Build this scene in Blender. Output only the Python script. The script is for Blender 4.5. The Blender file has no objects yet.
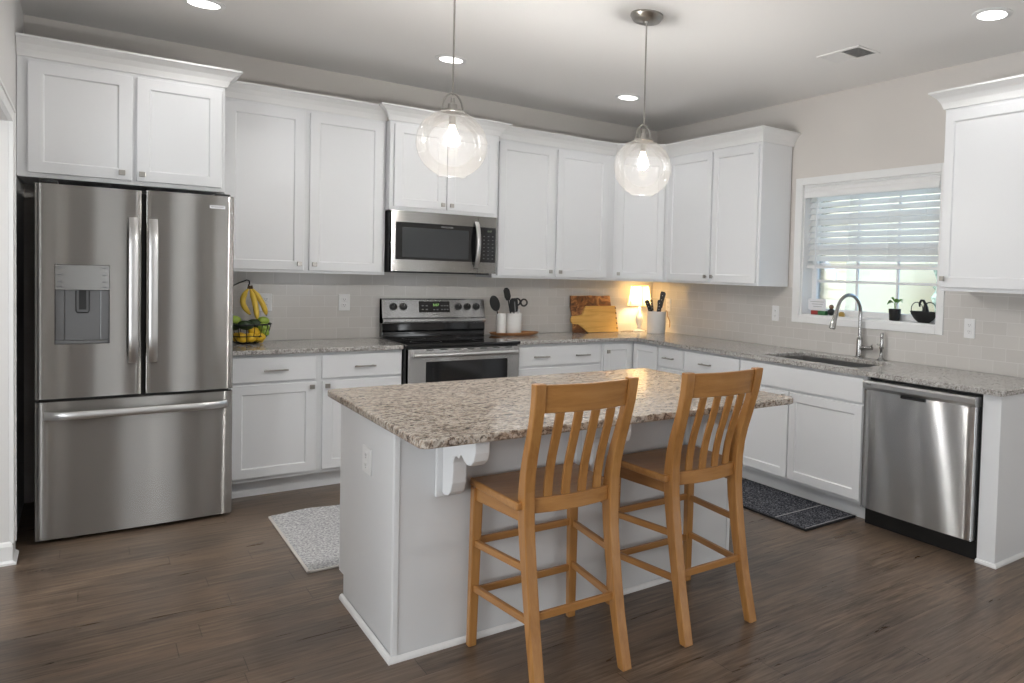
import bpy, bmesh, math, random
from mathutils import Vector, Matrix

random.seed(7)
S = bpy.context.scene
COL = S.collection
PI = math.pi

# ------------------------------------------------------------------ camera
cam_d = bpy.data.cameras.new('camera')
cam = bpy.data.objects.new('camera', cam_d)
COL.objects.link(cam)
S.camera = cam
FPX, PX, PY = 744.89, 724.32, 302.77
cam_d.sensor_width = 36.0
cam_d.lens = FPX * 36.0 / 1024.0
cam_d.shift_x = (512.0 - PX) / 1024.0
cam_d.shift_y = (PY - 341.5) / 1024.0
cam_d.clip_start = 0.02
R_ = Vector((0.7590654349, -0.6502783767, 0.0309466919))
U_ = Vector((-0.0012773914, 0.0460483175, 0.9989383969))
F_ = Vector((0.6510130827, 0.7582991397, -0.0341230261))
mw = Matrix.Identity(4)
for i in range(3):
    mw[i][0], mw[i][1], mw[i][2] = R_[i], U_[i], -F_[i]
mw[0][3], mw[1][3], mw[2][3] = -4.134698, -5.873964, 1.437939
cam.matrix_world = mw

# ------------------------------------------------------------------ world, sun, area lights, exposure
S.view_settings.view_transform = 'Standard'
S.view_settings.look = 'None'
S.view_settings.gamma = 1.0
S.view_settings.use_curve_mapping = False
S.view_settings.exposure = -0.17
W = bpy.data.worlds.new('world')
S.world = W
W.use_nodes = True
nt = W.node_tree
nt.nodes.clear()
sky = nt.nodes.new('ShaderNodeTexSky')
sky.sky_type = 'NISHITA'
sky.sun_disc = False
sky.sun_elevation = math.radians(48)
sky.sun_rotation = math.radians(250)
bg = nt.nodes.new('ShaderNodeBackground')
bg.inputs['Strength'].default_value = 0.85
wo = nt.nodes.new('ShaderNodeOutputWorld')
nt.links.new(sky.outputs[0], bg.inputs['Color'])
nt.links.new(bg.outputs[0], wo.inputs['Surface'])

def light(name, kind, loc, energy, color=(1, 1, 1), rot=None, size=None, size_y=None, radius=None, spread=None):
    d = bpy.data.lights.new(name, kind)
    d.energy = energy
    d.color = color
    o = bpy.data.objects.new(name, d)
    COL.objects.link(o)
    o.location = loc
    if rot is not None:
        o.rotation_euler = rot
    if kind == 'AREA':
        if size_y:
            d.shape = 'RECTANGLE'
            d.size = size
            d.size_y = size_y
        else:
            d.shape = 'DISK'
            d.size = size
        if spread:
            d.spread = spread
    if radius is not None and kind in ('POINT', 'SPOT'):
        d.shadow_soft_size = radius
    return o

def aim(o, target):
    v = Vector(target) - o.location
    o.rotation_euler = v.to_track_quat('-Z', 'Y').to_euler()

sun = light('sun', 'SUN', (3, -3, 8), 2.2, (1.0, 0.95, 0.88))
sun.data.angle = math.radians(1.0)
aim(sun, Vector(sun.location) + Vector((0.62, 0.25, -0.74)))
# added unseen area lights on the solid rear wall, standing in for window daylight
for wx in (-3.3, -1.1):
    a = light('rear_wall_fill', 'AREA', (wx, -9.88, 1.45), 38, (0.93, 0.97, 1.0), (PI / 2, 0, PI), 1.2, 1.7)
    a.rotation_euler = (-PI / 2, 0, PI)
    aim(a, (wx, 0, 6.2))
# added area light on the unbroken right wall behind the camera; no door built
a = light('side_wall_fill', 'AREA', (-0.06, -6.9, 1.2), 46, (0.93, 0.97, 1.0), None, 1.5, 2.0)
aim(a, (-5, -6.9, 3.6))
# added area lights on the solid far left wall, side fill for the room
for wy in (-3.7, -5.9):
    a = light('left_wall_fill', 'AREA', (-6.43, wy, 1.45), 105, (0.93, 0.97, 1.0), None, 1.5, 1.8)
    aim(a, (0, wy, 4.6))
a = light('hall_wall_fill', 'AREA', (-6.43, -1.7, 1.45), 20, (0.93, 0.97, 1.0), None, 0.5, 1.5)  # added unseen area light on the closed hall wall, fills through the opening
aim(a, (0, -1.7, 1.45))

# ------------------------------------------------------------------ materials
def new_mat(name):
    m = bpy.data.materials.new(name)
    m.use_nodes = True
    b = m.node_tree.nodes['Principled BSDF']
    return m, m.node_tree, b

def mat(name, col, rough=0.5, metal=0.0, spec=0.5, coat=0.0, bump=None, trans=0.0, sss=0.0, emit=None, estr=0.0):
    m, t, b = new_mat(name)
    b.inputs['Base Color'].default_value = (*col, 1)
    b.inputs['Roughness'].default_value = rough
    b.inputs['Metallic'].default_value = metal
    b.inputs['Specular IOR Level'].default_value = spec
    b.inputs['Coat Weight'].default_value = coat
    b.inputs['Transmission Weight'].default_value = trans
    if emit:
        b.inputs['Emission Color'].default_value = (*emit, 1)
        b.inputs['Emission Strength'].default_value = estr
    if bump:
        sc, st, dist = bump
        n = t.nodes.new('ShaderNodeTexNoise')
        n.inputs['Scale'].default_value = sc
        n.inputs['Detail'].default_value = 3
        tc = t.nodes.new('ShaderNodeTexCoord')
        t.links.new(tc.outputs['Object'], n.inputs['Vector'])
        bp = t.nodes.new('ShaderNodeBump')
        bp.inputs['Strength'].default_value = st
        bp.inputs['Distance'].default_value = dist
        t.links.new(n.outputs['Fac'], bp.inputs['Height'])
        t.links.new(bp.outputs[0], b.inputs['Normal'])
    return m

def ramp(t, stops, interp='LINEAR'):
    r = t.nodes.new('ShaderNodeValToRGB')
    r.color_ramp.interpolation = interp
    el = r.color_ramp.elements
    while len(el) < len(stops):
        el.new(0.5)
    for e, (p, c) in zip(el, stops):
        e.position = p
        e.color = (*c, 1) if len(c) == 3 else c
    return r

def coords(t, scale=(1, 1, 1), rot=(0, 0, 0), kind='Object'):
    tc = t.nodes.new('ShaderNodeTexCoord')
    mp = t.nodes.new('ShaderNodeMapping')
    mp.inputs['Scale'].default_value = scale
    mp.inputs['Rotation'].default_value = rot
    t.links.new(tc.outputs[kind], mp.inputs['Vector'])
    return mp.outputs[0]

def noise(t, vec, scale, detail=3, rough=0.5, dist=0.0):
    n = t.nodes.new('ShaderNodeTexNoise')
    n.inputs['Scale'].default_value = scale
    n.inputs['Detail'].default_value = detail
    n.inputs['Roughness'].default_value = rough
    n.inputs['Distortion'].default_value = dist
    t.links.new(vec, n.inputs['Vector'])
    return n.outputs['Fac']

def mixc(t, fac, a, b, mode='MIX'):
    m = t.nodes.new('ShaderNodeMix')
    m.data_type = 'RGBA'
    m.blend_type = mode
    for sock, v in ((m.inputs[0], fac), (m.inputs[6], a), (m.inputs[7], b)):
        if hasattr(v, 'is_output'):
            t.links.new(v, sock)
        elif isinstance(v, (int, float)):
            sock.default_value = v
        else:
            sock.default_value = (*v, 1)
    return m.outputs[2]

def math_(t, op, a, b=None):
    m = t.nodes.new('ShaderNodeMath')
    m.operation = op
    for i, v in enumerate((a, b)):
        if v is None:
            continue
        if hasattr(v, 'is_output'):
            t.links.new(v, m.inputs[i])
        else:
            m.inputs[i].default_value = v
    return m.outputs[0]

def steel(name, base=(0.42, 0.41, 0.395), rough=0.25, axis='X', aniso=0.82):
    """brushed stainless steel: grooves along axis fan the reflection out across them"""
    m = bpy.data.materials.new(name)
    m.use_nodes = True
    t = m.node_tree
    t.nodes.clear()
    out = t.nodes.new('ShaderNodeOutputMaterial')
    sc = {'X': (2.2, 60, 900), 'Y': (60, 2.2, 900)}[axis]
    n = noise(t, coords(t, sc), 1.0, 2)
    r = ramp(t, [(0.3, tuple(c * 0.98 for c in base)), (0.7, tuple(min(1, c * 1.02) for c in base))])
    t.links.new(n, r.inputs[0])
    tg = t.nodes.new('ShaderNodeCombineXYZ')
    tg.inputs[{'X': 0, 'Y': 1}[axis]].default_value = 1.0
    g = t.nodes.new('ShaderNodeBsdfAnisotropic')
    g.inputs['Roughness'].default_value = rough
    g.inputs['Anisotropy'].default_value = aniso
    t.links.new(r.outputs[0], g.inputs['Color'])
    t.links.new(tg.outputs[0], g.inputs['Tangent'])
    t.links.new(g.outputs[0], out.inputs['Surface'])
    return m

def granite(name, light_c, mid_c, dark_c, warm_c, scale=1.0, stretch=1.0):
    m, t, b = new_mat(name)
    v = coords(t, (1, 1, 1), (0, 0, 0.5))
    vs = coords(t, (1.0, stretch, 1.0), (0, 0, 0.62))
    big = noise(t, vs, 34 * scale, 5, 0.68, 0.8)
    mid = noise(t, vs, 75 * scale, 4, 0.7, 0.5)
    fine = noise(t, v, 170 * scale, 3, 0.7)
    vo = t.nodes.new('ShaderNodeTexVoronoi')
    vo.inputs['Scale'].default_value = 130 * scale
    t.links.new(v, vo.inputs['Vector'])
    r1 = ramp(t, [(0.38, mid_c), (0.46, warm_c), (0.54, light_c), (0.70, tuple(min(1, c * 1.18) for c in light_c))])
    t.links.new(big, r1.inputs[0])
    r2 = ramp(t, [(0.52, (0, 0, 0)), (0.57, (1, 1, 1))])
    t.links.new(mid, r2.inputs[0])
    c1 = mixc(t, math_(t, 'MULTIPLY', r2.outputs[0], 0.72), r1.outputs[0], mid_c)
    r3 = ramp(t, [(0.57, (0, 0, 0)), (0.62, (1, 1, 1))])
    t.links.new(fine, r3.inputs[0])
    c2 = mixc(t, math_(t, 'MULTIPLY', r3.outputs[0], 0.85), c1, dark_c)
    sep = t.nodes.new('ShaderNodeSeparateColor')
    t.links.new(vo.outputs['Color'], sep.inputs[0])
    r4 = ramp(t, [(0.70, (0, 0, 0)), (0.74, (1, 1, 1))])
    t.links.new(sep.outputs[0], r4.inputs[0])
    c3 = mixc(t, math_(t, 'MULTIPLY', r4.outputs[0], 0.45), c2, tuple(min(1, c * 1.25) for c in light_c))
    t.links.new(c3, b.inputs['Base Color'])
    b.inputs['Roughness'].default_value = 0.13
    return m

def oak(name, axis='Z'):
    m, t, b = new_mat(name)
    sc = {'Z': (28, 28, 1.6), 'X': (1.6, 28, 28), 'Y': (28, 1.6, 28)}[axis]
    v = coords(t, sc)
    n = noise(t, v, 1.0, 4, 0.6, 0.5)
    v2 = coords(t, tuple(s * 6 for s in sc))
    n2 = noise(t, v2, 1.0, 2, 0.6)
    r = ramp(t, [(0.25, (0.280, 0.118, 0.028)), (0.5, (0.405, 0.185, 0.050)), (0.75, (0.510, 0.262, 0.082))])
    t.links.new(n, r.inputs[0])
    c = mixc(t, 0.35, r.outputs[0], mixc(t, n2, (0.28, 0.118, 0.031), (0.51, 0.262, 0.092)))
    t.links.new(c, b.inputs['Base Color'])
    b.inputs['Roughness'].default_value = 0.33
    b.inputs['Coat Weight'].default_value = 0.10
    b.inputs['Coat Roughness'].default_value = 0.2
    return m

def floor_mat():
    m, t, b = new_mat('dark_plank_floor')
    v = coords(t)
    br = t.nodes.new('ShaderNodeTexBrick')
    br.offset = 0.0
    br.inputs['Color1'].default_value = (0.5, 0.5, 0.5, 1)
    br.inputs['Color2'].default_value = (0, 0, 0, 1)
    br.inputs['Mortar'].default_value = (0.0, 0.0, 0.0, 1)
    br.inputs['Scale'].default_value = 1.0
    br.inputs['Mortar Size'].default_value = 0.0016
    br.inputs['Mortar Smooth'].default_value = 0.3
    br.inputs['Bias'].default_value = 0.0
    br.inputs['Brick Width'].default_value = 1.22
    br.inputs['Row Height'].default_value = 0.130
    sv = t.nodes.new('ShaderNodeSeparateXYZ')
    t.links.new(v, sv.inputs[0])
    row = math_(t, 'FLOOR', math_(t, 'DIVIDE', sv.outputs[1], 0.130))
    wr = t.nodes.new('ShaderNodeTexWhiteNoise')
    wr.noise_dimensions = '1D'
    t.links.new(row, wr.inputs['W'])
    cv = t.nodes.new('ShaderNodeCombineXYZ')
    t.links.new(math_(t, 'ADD', sv.outputs[0], math_(t, 'MULTIPLY', wr.outputs['Value'], 1.22)), cv.inputs[0])
    t.links.new(sv.outputs[1], cv.inputs[1])
    t.links.new(cv.outputs[0], br.inputs['Vector'])
    # per plank offset for the grain
    off = t.nodes.new('ShaderNodeVectorMath')
    off.operation = 'MULTIPLY_ADD'
    t.links.new(br.outputs['Color'], off.inputs[0])
    off.inputs[1].default_value = (37.0, 11.0, 5.0)
    gm = coords(t, (1.3, 13, 1))
    t.links.new(gm, off.inputs[2])
    g1 = noise(t, off.outputs[0], 1.5, 5, 0.62, 0.9)
    gm2 = coords(t, (3.2, 46, 1))
    g2 = noise(t, gm2, 1.3, 5, 0.72, 0.5)
    blotch = noise(t, coords(t, (0.9, 1.6, 1)), 1.7, 3, 0.5, 0.4)
    r = ramp(t, [(0.34, (0.030, 0.020, 0.013)), (0.5, (0.112, 0.077, 0.053)), (0.66, (0.240, 0.176, 0.127))])
    t.links.new(g1, r.inputs[0])
    g2r = ramp(t, [(0.36, (0, 0, 0)), (0.64, (1, 1, 1))])
    t.links.new(g2, g2r.inputs[0])
    g2r = g2r.outputs[0]
    c = mixc(t, 0.6, r.outputs[0], mixc(t, g2r, (0.034, 0.022, 0.015), (0.255, 0.188, 0.138)))
    c = mixc(t, math_(t, 'MULTIPLY', br.outputs['Color'], 2.0), c, mixc(t, 0.45, c, (0.190, 0.135, 0.096)))
    rb = ramp(t, [(0.40, (0.74, 0.76, 0.80)), (0.62, (1.10, 1.06, 1.0))])
    t.links.new(blotch, rb.inputs[0])
    c = mixc(t, 0.8, c, rb.outputs[0], 'MULTIPLY')
    mo = mixc(t, math_(t, 'MULTIPLY', br.outputs['Fac'], 0.65), c, (0.030, 0.021, 0.016))
    t.links.new(mo, b.inputs['Base Color'])
    b.inputs['Specular IOR Level'].default_value = 0.38
    rr = t.nodes.new('ShaderNodeMapRange')
    rr.inputs[3].default_value = 0.22
    rr.inputs[4].default_value = 0.38
    t.links.new(g1, rr.inputs[0])
    t.links.new(rr.outputs[0], b.inputs['Roughness'])
    bp = t.nodes.new('ShaderNodeBump')
    bp.inputs['Strength'].default_value = 0.25
    bp.inputs['Distance'].default_value = 0.002
    h = math_(t, 'SUBTRACT', math_(t, 'MULTIPLY', g2, 0.35), br.outputs['Fac'])
    t.links.new(h, bp.inputs['Height'])
    t.links.new(bp.outputs[0], b.inputs['Normal'])
    return m

def tile_mat(name, plane):
    m, t, b = new_mat(name)
    tc = t.nodes.new('ShaderNodeTexCoord')
    sx = t.nodes.new('ShaderNodeSeparateXYZ')
    t.links.new(tc.outputs['Object'], sx.inputs[0])
    cx = t.nodes.new('ShaderNodeCombineXYZ')
    t.links.new(sx.outputs[0 if plane == 'XZ' else 1], cx.inputs[0])
    t.links.new(math_(t, 'SUBTRACT', sx.outputs[2], 0.912), cx.inputs[1])
    br = t.nodes.new('ShaderNodeTexBrick')
    br.offset = 0.5
    br.inputs['Color1'].default_value = (0.585, 0.56, 0.53, 1)
    br.inputs['Color2'].default_value = (0.63, 0.605, 0.575, 1)
    br.inputs['Mortar'].default_value = (0.66, 0.64, 0.615, 1)
    br.inputs['Scale'].default_value = 1.0
    br.inputs['Mortar Size'].default_value = 0.0016
    br.inputs['Mortar Smooth'].default_value = 0.1
    br.inputs['Brick Width'].default_value = 0.158
    br.inputs['Row Height'].default_value = 0.0775
    t.links.new(cx.outputs[0], br.inputs['Vector'])
    t.links.new(br.outputs['Color'], b.inputs['Base Color'])
    wob = noise(t, coords(t, (9, 9, 9)), 1.0, 2)
    rg = mixc(t, br.outputs['Fac'], (0.16, 0.16, 0.16), (0.7, 0.7, 0.7))
    t.links.new(rg, b.inputs['Roughness'])
    bp = t.nodes.new('ShaderNodeBump')
    bp.inputs['Strength'].default_value = 0.35
    bp.inputs['Distance'].default_value = 0.002
    t.links.new(math_(t, 'SUBTRACT', math_(t, 'MULTIPLY', wob, 0.8), br.outputs['Fac']), bp.inputs['Height'])
    t.links.new(bp.outputs[0], b.inputs['Normal'])
    return m

def thin_glass(name, tint=(1, 1, 1), refl=1.0, seeded=False, haze=0.0):
    m = bpy.data.materials.new(name)
    m.use_nodes = True
    t = m.node_tree
    t.nodes.clear()
    out = t.nodes.new('ShaderNodeOutputMaterial')
    tr = t.nodes.new('ShaderNodeBsdfTransparent')
    tr.inputs[0].default_value = (*tint, 1)
    gl = t.nodes.new('ShaderNodeBsdfGlossy')
    gl.inputs['Roughness'].default_value = 0.12 if seeded else 0.03
    fr = t.nodes.new('ShaderNodeFresnel')
    fr.inputs['IOR'].default_value = 1.5
    mx = t.nodes.new('ShaderNodeMixShader')
    last = mx
    t.links.new(math_(t, 'MULTIPLY', fr.outputs[0], refl), mx.inputs[0])
    t.links.new(tr.outputs[0], mx.inputs[1])
    t.links.new(gl.outputs[0], mx.inputs[2])
    if seeded:
        v = coords(t)
        vo = t.nodes.new('ShaderNodeTexVoronoi')
        vo.inputs['Scale'].default_value = 130
        t.links.new(v, vo.inputs['Vector'])
        rb = ramp(t, [(0.0, (1, 1, 1)), (0.22, (0, 0, 0))])
        t.links.new(vo.outputs['Distance'], rb.inputs[0])
        bp = t.nodes.new('ShaderNodeBump')
        bp.inputs['Strength'].default_value = 0.15
        bp.inputs['Distance'].default_value = 0.004
        t.links.new(rb.outputs[0], bp.inputs['Height'])
        t.links.new(bp.outputs[0], gl.inputs['Normal'])
        df = t.nodes.new('ShaderNodeBsdfTranslucent')
        df.inputs[0].default_value = (0.95, 0.88, 0.79, 1)
        dd = t.nodes.new('ShaderNodeBsdfDiffuse')
        dd.inputs[0].default_value = (0.95, 0.88, 0.79, 1)
        ad = t.nodes.new('ShaderNodeMixShader')
        ad.inputs[0].default_value = 0.5
        t.links.new(df.outputs[0], ad.inputs[1])
        t.links.new(dd.outputs[0], ad.inputs[2])
        m2 = t.nodes.new('ShaderNodeMixShader')
        t.links.new(math_(t, 'ADD', math_(t, 'MULTIPLY', rb.outputs[0], 0.035), haze), m2.inputs[0])
        t.links.new(mx.outputs[0], m2.inputs[1])
        t.links.new(ad.outputs[0], m2.inputs[2])
        last = m2
    t.links.new(last.outputs[0], out.inputs['Surface'])
    return m

def wood2(name, c0, c1, c2, sc, rough=0.5):
    m, t, b = new_mat(name)
    n = noise(t, coords(t, sc), 1.0, 4, 0.6, 1.2)
    r = ramp(t, [(0.3, c0), (0.5, c1), (0.68, c2)])
    t.links.new(n, r.inputs[0])
    t.links.new(r.outputs[0], b.inputs['Base Color'])
    b.inputs['Roughness'].default_value = rough
    return m

def speckle(name, a, b_, scale, rough=0.9, thr=(0.42, 0.58), bump=0.6, dist=0.006):
    m, t, b = new_mat(name)
    n = noise(t, coords(t), scale, 3, 0.65, 0.4)
    r = ramp(t, [(thr[0], a), (thr[1], b_)])
    t.links.new(n, r.inputs[0])
    t.links.new(r.outputs[0], b.inputs['Base Color'])
    b.inputs['Roughness'].default_value = rough
    b.inputs['Specular IOR Level'].default_value = 0.15
    bp = t.nodes.new('ShaderNodeBump')
    bp.inputs['Strength'].default_value = bump
    bp.inputs['Distance'].default_value = dist
    t.links.new(n, bp.inputs['Height'])
    t.links.new(bp.outputs[0], b.inputs['Normal'])
    return m

WHITE = mat('white_cabinet_paint', (0.795, 0.803, 0.815), 0.38, spec=0.4)
TRIMW = mat('white_trim_paint', (0.82, 0.82, 0.815), 0.35, spec=0.4)
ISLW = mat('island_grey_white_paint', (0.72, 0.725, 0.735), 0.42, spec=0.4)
WALL = mat('greige_wall_paint', (0.67, 0.635, 0.60), 0.75, spec=0.25, bump=(160, 0.08, 0.001))
WALLW = mat('pale_wall_paint', (0.72, 0.71, 0.70), 0.7, spec=0.25)
WALLR = mat('grey_room_paint', (0.40, 0.39, 0.38), 0.75, spec=0.25)
CEIL = mat('ceiling_paint', (0.86, 0.845, 0.825), 0.85, spec=0.2)
FLOOR = floor_mat()
TILEB = tile_mat('subway_tile_xz', 'XZ')
TILER = tile_mat('subway_tile_yz', 'YZ')
GRAN = granite('counter_granite', (0.52, 0.505, 0.485), (0.21, 0.195, 0.185), (0.06, 0.055, 0.052), (0.40, 0.37, 0.34), 1.15, 1.25)
GRANI = granite('island_granite', (0.50, 0.45, 0.39), (0.120, 0.084, 0.064), (0.045, 0.036, 0.032), (0.40, 0.315, 0.245), 0.72, 1.9)
STEELX = steel('brushed_steel_x', axis='X')
STEELY = steel('brushed_steel_y', (0.62, 0.625, 0.63), 0.24, axis='Y', aniso=0.84)
STEELH = mat('satin_steel_handle', (0.58, 0.575, 0.57), 0.38, 1.0)
STEELD = mat('dark_steel', (0.22, 0.215, 0.21), 0.35, 1.0)
NICKEL = mat('satin_nickel', (0.42, 0.40, 0.37), 0.32, 1.0)
CHROME = mat('brushed_chrome', (0.40, 0.395, 0.385), 0.2, 1.0)
BLACKG = mat('black_glass', (0.008, 0.008, 0.009), 0.06, spec=0.6)
BLACKP = mat('black_plastic', (0.012, 0.012, 0.012), 0.4)
BLACKM = mat('matte_black_metal', (0.010, 0.010, 0.010), 0.5)
DARKBODY = mat('dark_grey_case', (0.030, 0.030, 0.031), 0.5)
GREYP = mat('grey_plastic', (0.30, 0.30, 0.30), 0.35)
DISPP = mat('dispenser_panel', (0.25, 0.245, 0.235), 0.22, 0.7)
WHITEP = mat('white_plastic', (0.82, 0.82, 0.82), 0.3)
CERAM = mat('white_ceramic', (0.80, 0.79, 0.77), 0.25, coat=0.3)
OAKZ, OAKX, OAKY = oak('oak_z', 'Z'), oak('oak_x', 'X'), oak('oak_y', 'Y')
GLASS = thin_glass('window_glass', (0.97, 0.985, 0.98), 0.9)
SEEDED = thin_glass('seeded_glass', (0.99, 0.985, 0.98), 0.5, True, 0.009)
CLEARG = thin_glass('clear_glass', (0.98, 0.98, 0.97), 1.0)
BULB = mat('lit_bulb', (1, 0.9, 0.75), 0.4, emit=(1.0, 0.86, 0.66), estr=5.0)
CANL = mat('lit_downlight', (1, 1, 1), 0.4, emit=(1.0, 0.97, 0.93), estr=6.0)
LEDG = mat('green_display', (0.02, 0.05, 0.01), 0.3, emit=(0.45, 0.85, 0.25), estr=0.9)
PRINTW = mat('pale_print', (0.26, 0.26, 0.26), 0.5)
PRINTD = mat('dark_print', (0.05, 0.05, 0.055), 0.5)
RUGG = speckle('grey_rug_pile', (0.33, 0.33, 0.345), (0.66, 0.655, 0.65), 85, bump=0.9, dist=0.01)
RUGB = mat('rug_binding', (0.62, 0.585, 0.55), 0.8)
MATD = speckle('dark_mat_weave', (0.022, 0.024, 0.033), (0.26, 0.265, 0.29), 110, thr=(0.48, 0.66), bump=0.5)
MATB = mat('mat_edge', (0.015, 0.015, 0.018), 0.8)
MATL = mat('mat_stitch', (0.42, 0.42, 0.42), 0.8)
YEL = mat('banana_yellow', (0.80, 0.55, 0.075), 0.45, bump=(18, 0.15, 0.004))
LEM = mat('lemon_yellow', (0.80, 0.50, 0.03), 0.4, bump=(90, 0.2, 0.002))
LIME = mat('lime_green', (0.30, 0.42, 0.06), 0.4, bump=(90, 0.2, 0.002))
AVO = mat('avocado_green', (0.020, 0.045, 0.014), 0.45, bump=(120, 0.4, 0.003))
STEMB = mat('brown_stem', (0.10, 0.065, 0.035), 0.7)
BOARDD = wood2('dark_board_wood', (0.014, 0.006, 0.004), (0.22, 0.080, 0.022), (0.66, 0.33, 0.11), (10, 10, 10))
BOARDL = wood2('light_board_wood', (0.62, 0.34, 0.08), (0.74, 0.44, 0.12), (0.82, 0.53, 0.18), (2, 14, 26))
TRAYW = wood2('tray_wood', (0.30, 0.13, 0.05), (0.40, 0.18, 0.07), (0.52, 0.27, 0.11), (3, 26, 26))
SHADE, _t, _b = new_mat('cream_lamp_shade')
_b.inputs['Base Color'].default_value = (0.62, 0.58, 0.48, 1)
_b.inputs['Roughness'].default_value = 0.9
_tl = _t.nodes.new('ShaderNodeBsdfTranslucent')
_tl.inputs[0].default_value = (0.52, 0.455, 0.34, 1)
_mx = _t.nodes.new('ShaderNodeMixShader')
_mx.inputs[0].default_value = 0.75
_t.links.new(_b.outputs[0], _mx.inputs[1])
_t.links.new(_tl.outputs[0], _mx.inputs[2])
_t.links.new(_mx.outputs[0], _t.nodes['Material Output'].inputs['Surface'])
SHADET = mat('shade_trim', (0.40, 0.30, 0.14), 0.8)
BLIND, _t, _b = new_mat('white_blind_slat')
_b.inputs['Base Color'].default_value = (0.82, 0.83, 0.84, 1)
_b.inputs['Roughness'].default_value = 0.45
_tl = _t.nodes.new('ShaderNodeBsdfTranslucent')
_tl.inputs[0].default_value = (0.98, 0.95, 0.91, 1)
_mx = _t.nodes.new('ShaderNodeMixShader')
_mx.inputs[0].default_value = 0.62
_t.links.new(_b.outputs[0], _mx.inputs[1])
_t.links.new(_tl.outputs[0], _mx.inputs[2])
_t.links.new(_mx.outputs[0], _t.nodes['Material Output'].inputs['Surface'])
LEAF = mat('leaf_green', (0.12, 0.30, 0.035), 0.4)
SOIL = mat('soil', (0.03, 0.02, 0.012), 0.95)
REDP = mat('red_card', (0.30, 0.035, 0.03), 0.5)
GRNP = mat('green_card', (0.03, 0.14, 0.05), 0.5)
PAPER = mat('white_card', (0.78, 0.78, 0.80), 0.6)
LEATHER = mat('tan_leather', (0.30, 0.15, 0.06), 0.6)
GRASS = speckle('lawn_grass', (0.30, 0.37, 0.31), (0.62, 0.68, 0.62), 9, bump=0.8, dist=0.03)
FENCE = wood2('pale_fence', (0.55, 0.50, 0.43), (0.66, 0.61, 0.54), (0.74, 0.70, 0.63), (1, 9, 1))
SIDING = mat('cream_siding', (0.78, 0.70, 0.50), 0.7)
HEDGE = speckle('hedge_leaves', (0.24, 0.32, 0.27), (0.52, 0.60, 0.52), 14, bump=1.0, dist=0.05)
BARK = mat('bark', (0.12, 0.09, 0.06), 0.9)

# ------------------------------------------------------------------ mesh helpers
class Fr:
    """a wall frame: u along the run, n out of the wall, z up"""
    def __init__(s, o, u, n):
        s.o, s.u, s.n = Vector(o), Vector(u), Vector(n)
    def p(s, u, n, z):
        q = s.o + s.u * u + s.n * n
        return Vector((q.x, q.y, z))

BW = Fr((0, 0), (1, 0), (0, -1))
RW = Fr((0, 0), (0, -1), (-1, 0))
r2 = 1 / math.sqrt(2)
DG = Fr((-0.655, -0.322), (r2, -r2), (-r2, -r2))
WD = Fr((0, 0), (1, 0), (0, 1))      # plain world x, y

def B():
    return bmesh.new()

def box(bm, F, u0, u1, n0, n1, z0, z1):
    vs = [bm.verts.new(F.p(u, n, z)) for z in (z0, z1) for n in (n0, n1) for u in (u0, u1)]
    a, b, c, d, e, f, g, h = vs
    for q in ((a, b, d, c), (e, g, h, f), (a, e, f, b), (c, d, h, g), (a, c, g, e), (b, f, h, d)):
        bm.faces.new(q)
    return vs

def wbox(bm, x0, x1, y0, y1, z0, z1):
    return box(bm, WD, x0, x1, y0, y1, z0, z1)

def shaker(bm, F, u0, u1, z0, z1, n0, t=0.02, rail=0.058, rec=0.009):
    """shaker door or drawer slab; rail=0 gives a plain slab"""
    if not rail:
        box(bm, F, u0, u1, n0, n0 + t, z0, z1)
        return
    n1 = n0 + t
    def ring(d, n):
        return [bm.verts.new(F.p(u, n, z)) for u, z in ((u0 + d, z0 + d), (u1 - d, z0 + d), (u1 - d, z1 - d), (u0 + d, z1 - d))]
    rb, rf, ri, rr = ring(0, n0), ring(0, n1), ring(rail, n1), ring(rail + 0.004, n1 - rec)
    for a, b in ((rb, rf), (rf, ri), (ri, rr)):
        for i in range(4):
            j = (i + 1) % 4
            bm.faces.new((a[i], a[j], b[j], b[i]))
    bm.faces.new(rr)
    bm.faces.new(rb[::-1])

def bulge(bm, F, u0, u1, n0, n1, z0, z1, b, seg=16, e=0.006, full=None):
    """slab whose front bows out gently, with rounded vertical edges; full = (u0, u1) of the whole door if this is a strip of it"""
    U0, U1 = full or (u0, u1)
    us = sorted(set([U0, U0 + e * 0.12, U0 + e * 0.4, U0 + e] + [U0 + e + (U1 - U0 - 2 * e) * i / seg for i in range(1, seg)] + [U1 - e, U1 - e * 0.4, U1 - e * 0.12, U1, u0, u1]))
    rows = []
    for u in us:
        if u < u0 - 1e-9 or u > u1 + 1e-9:
            continue
        q = (u - U0) / (U1 - U0)
        d = min(u - U0, U1 - u)
        f = n1 + b * (1 - (2 * q - 1) ** 2)
        if d < e:
            f -= e * (1 - math.sqrt(max(0, 1 - (1 - d / e) ** 2)))
        rows.append((u, f))
    vs = [[bm.verts.new(F.p(u, f, z)) for u, f in rows] for z in (z0, z1)]
    bk = [[bm.verts.new(F.p(u, n0, z)) for u in (u0, u1)] for z in (z0, z1)]
    N = len(rows)
    for i in range(N - 1):
        bm.faces.new((vs[0][i], vs[0][i + 1], vs[1][i + 1], vs[1][i]))
    for k in (0, 1):
        bm.faces.new([bk[k][0]] + vs[k] + [bk[k][1]])
    bm.faces.new((bk[0][0], bk[1][0], vs[1][0], vs[0][0]))
    bm.faces.new((bk[0][1], vs[0][-1], vs[1][-1], bk[1][1]))
    bm.faces.new((bk[0][0], bk[0][1], bk[1][1], bk[1][0]))

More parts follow.
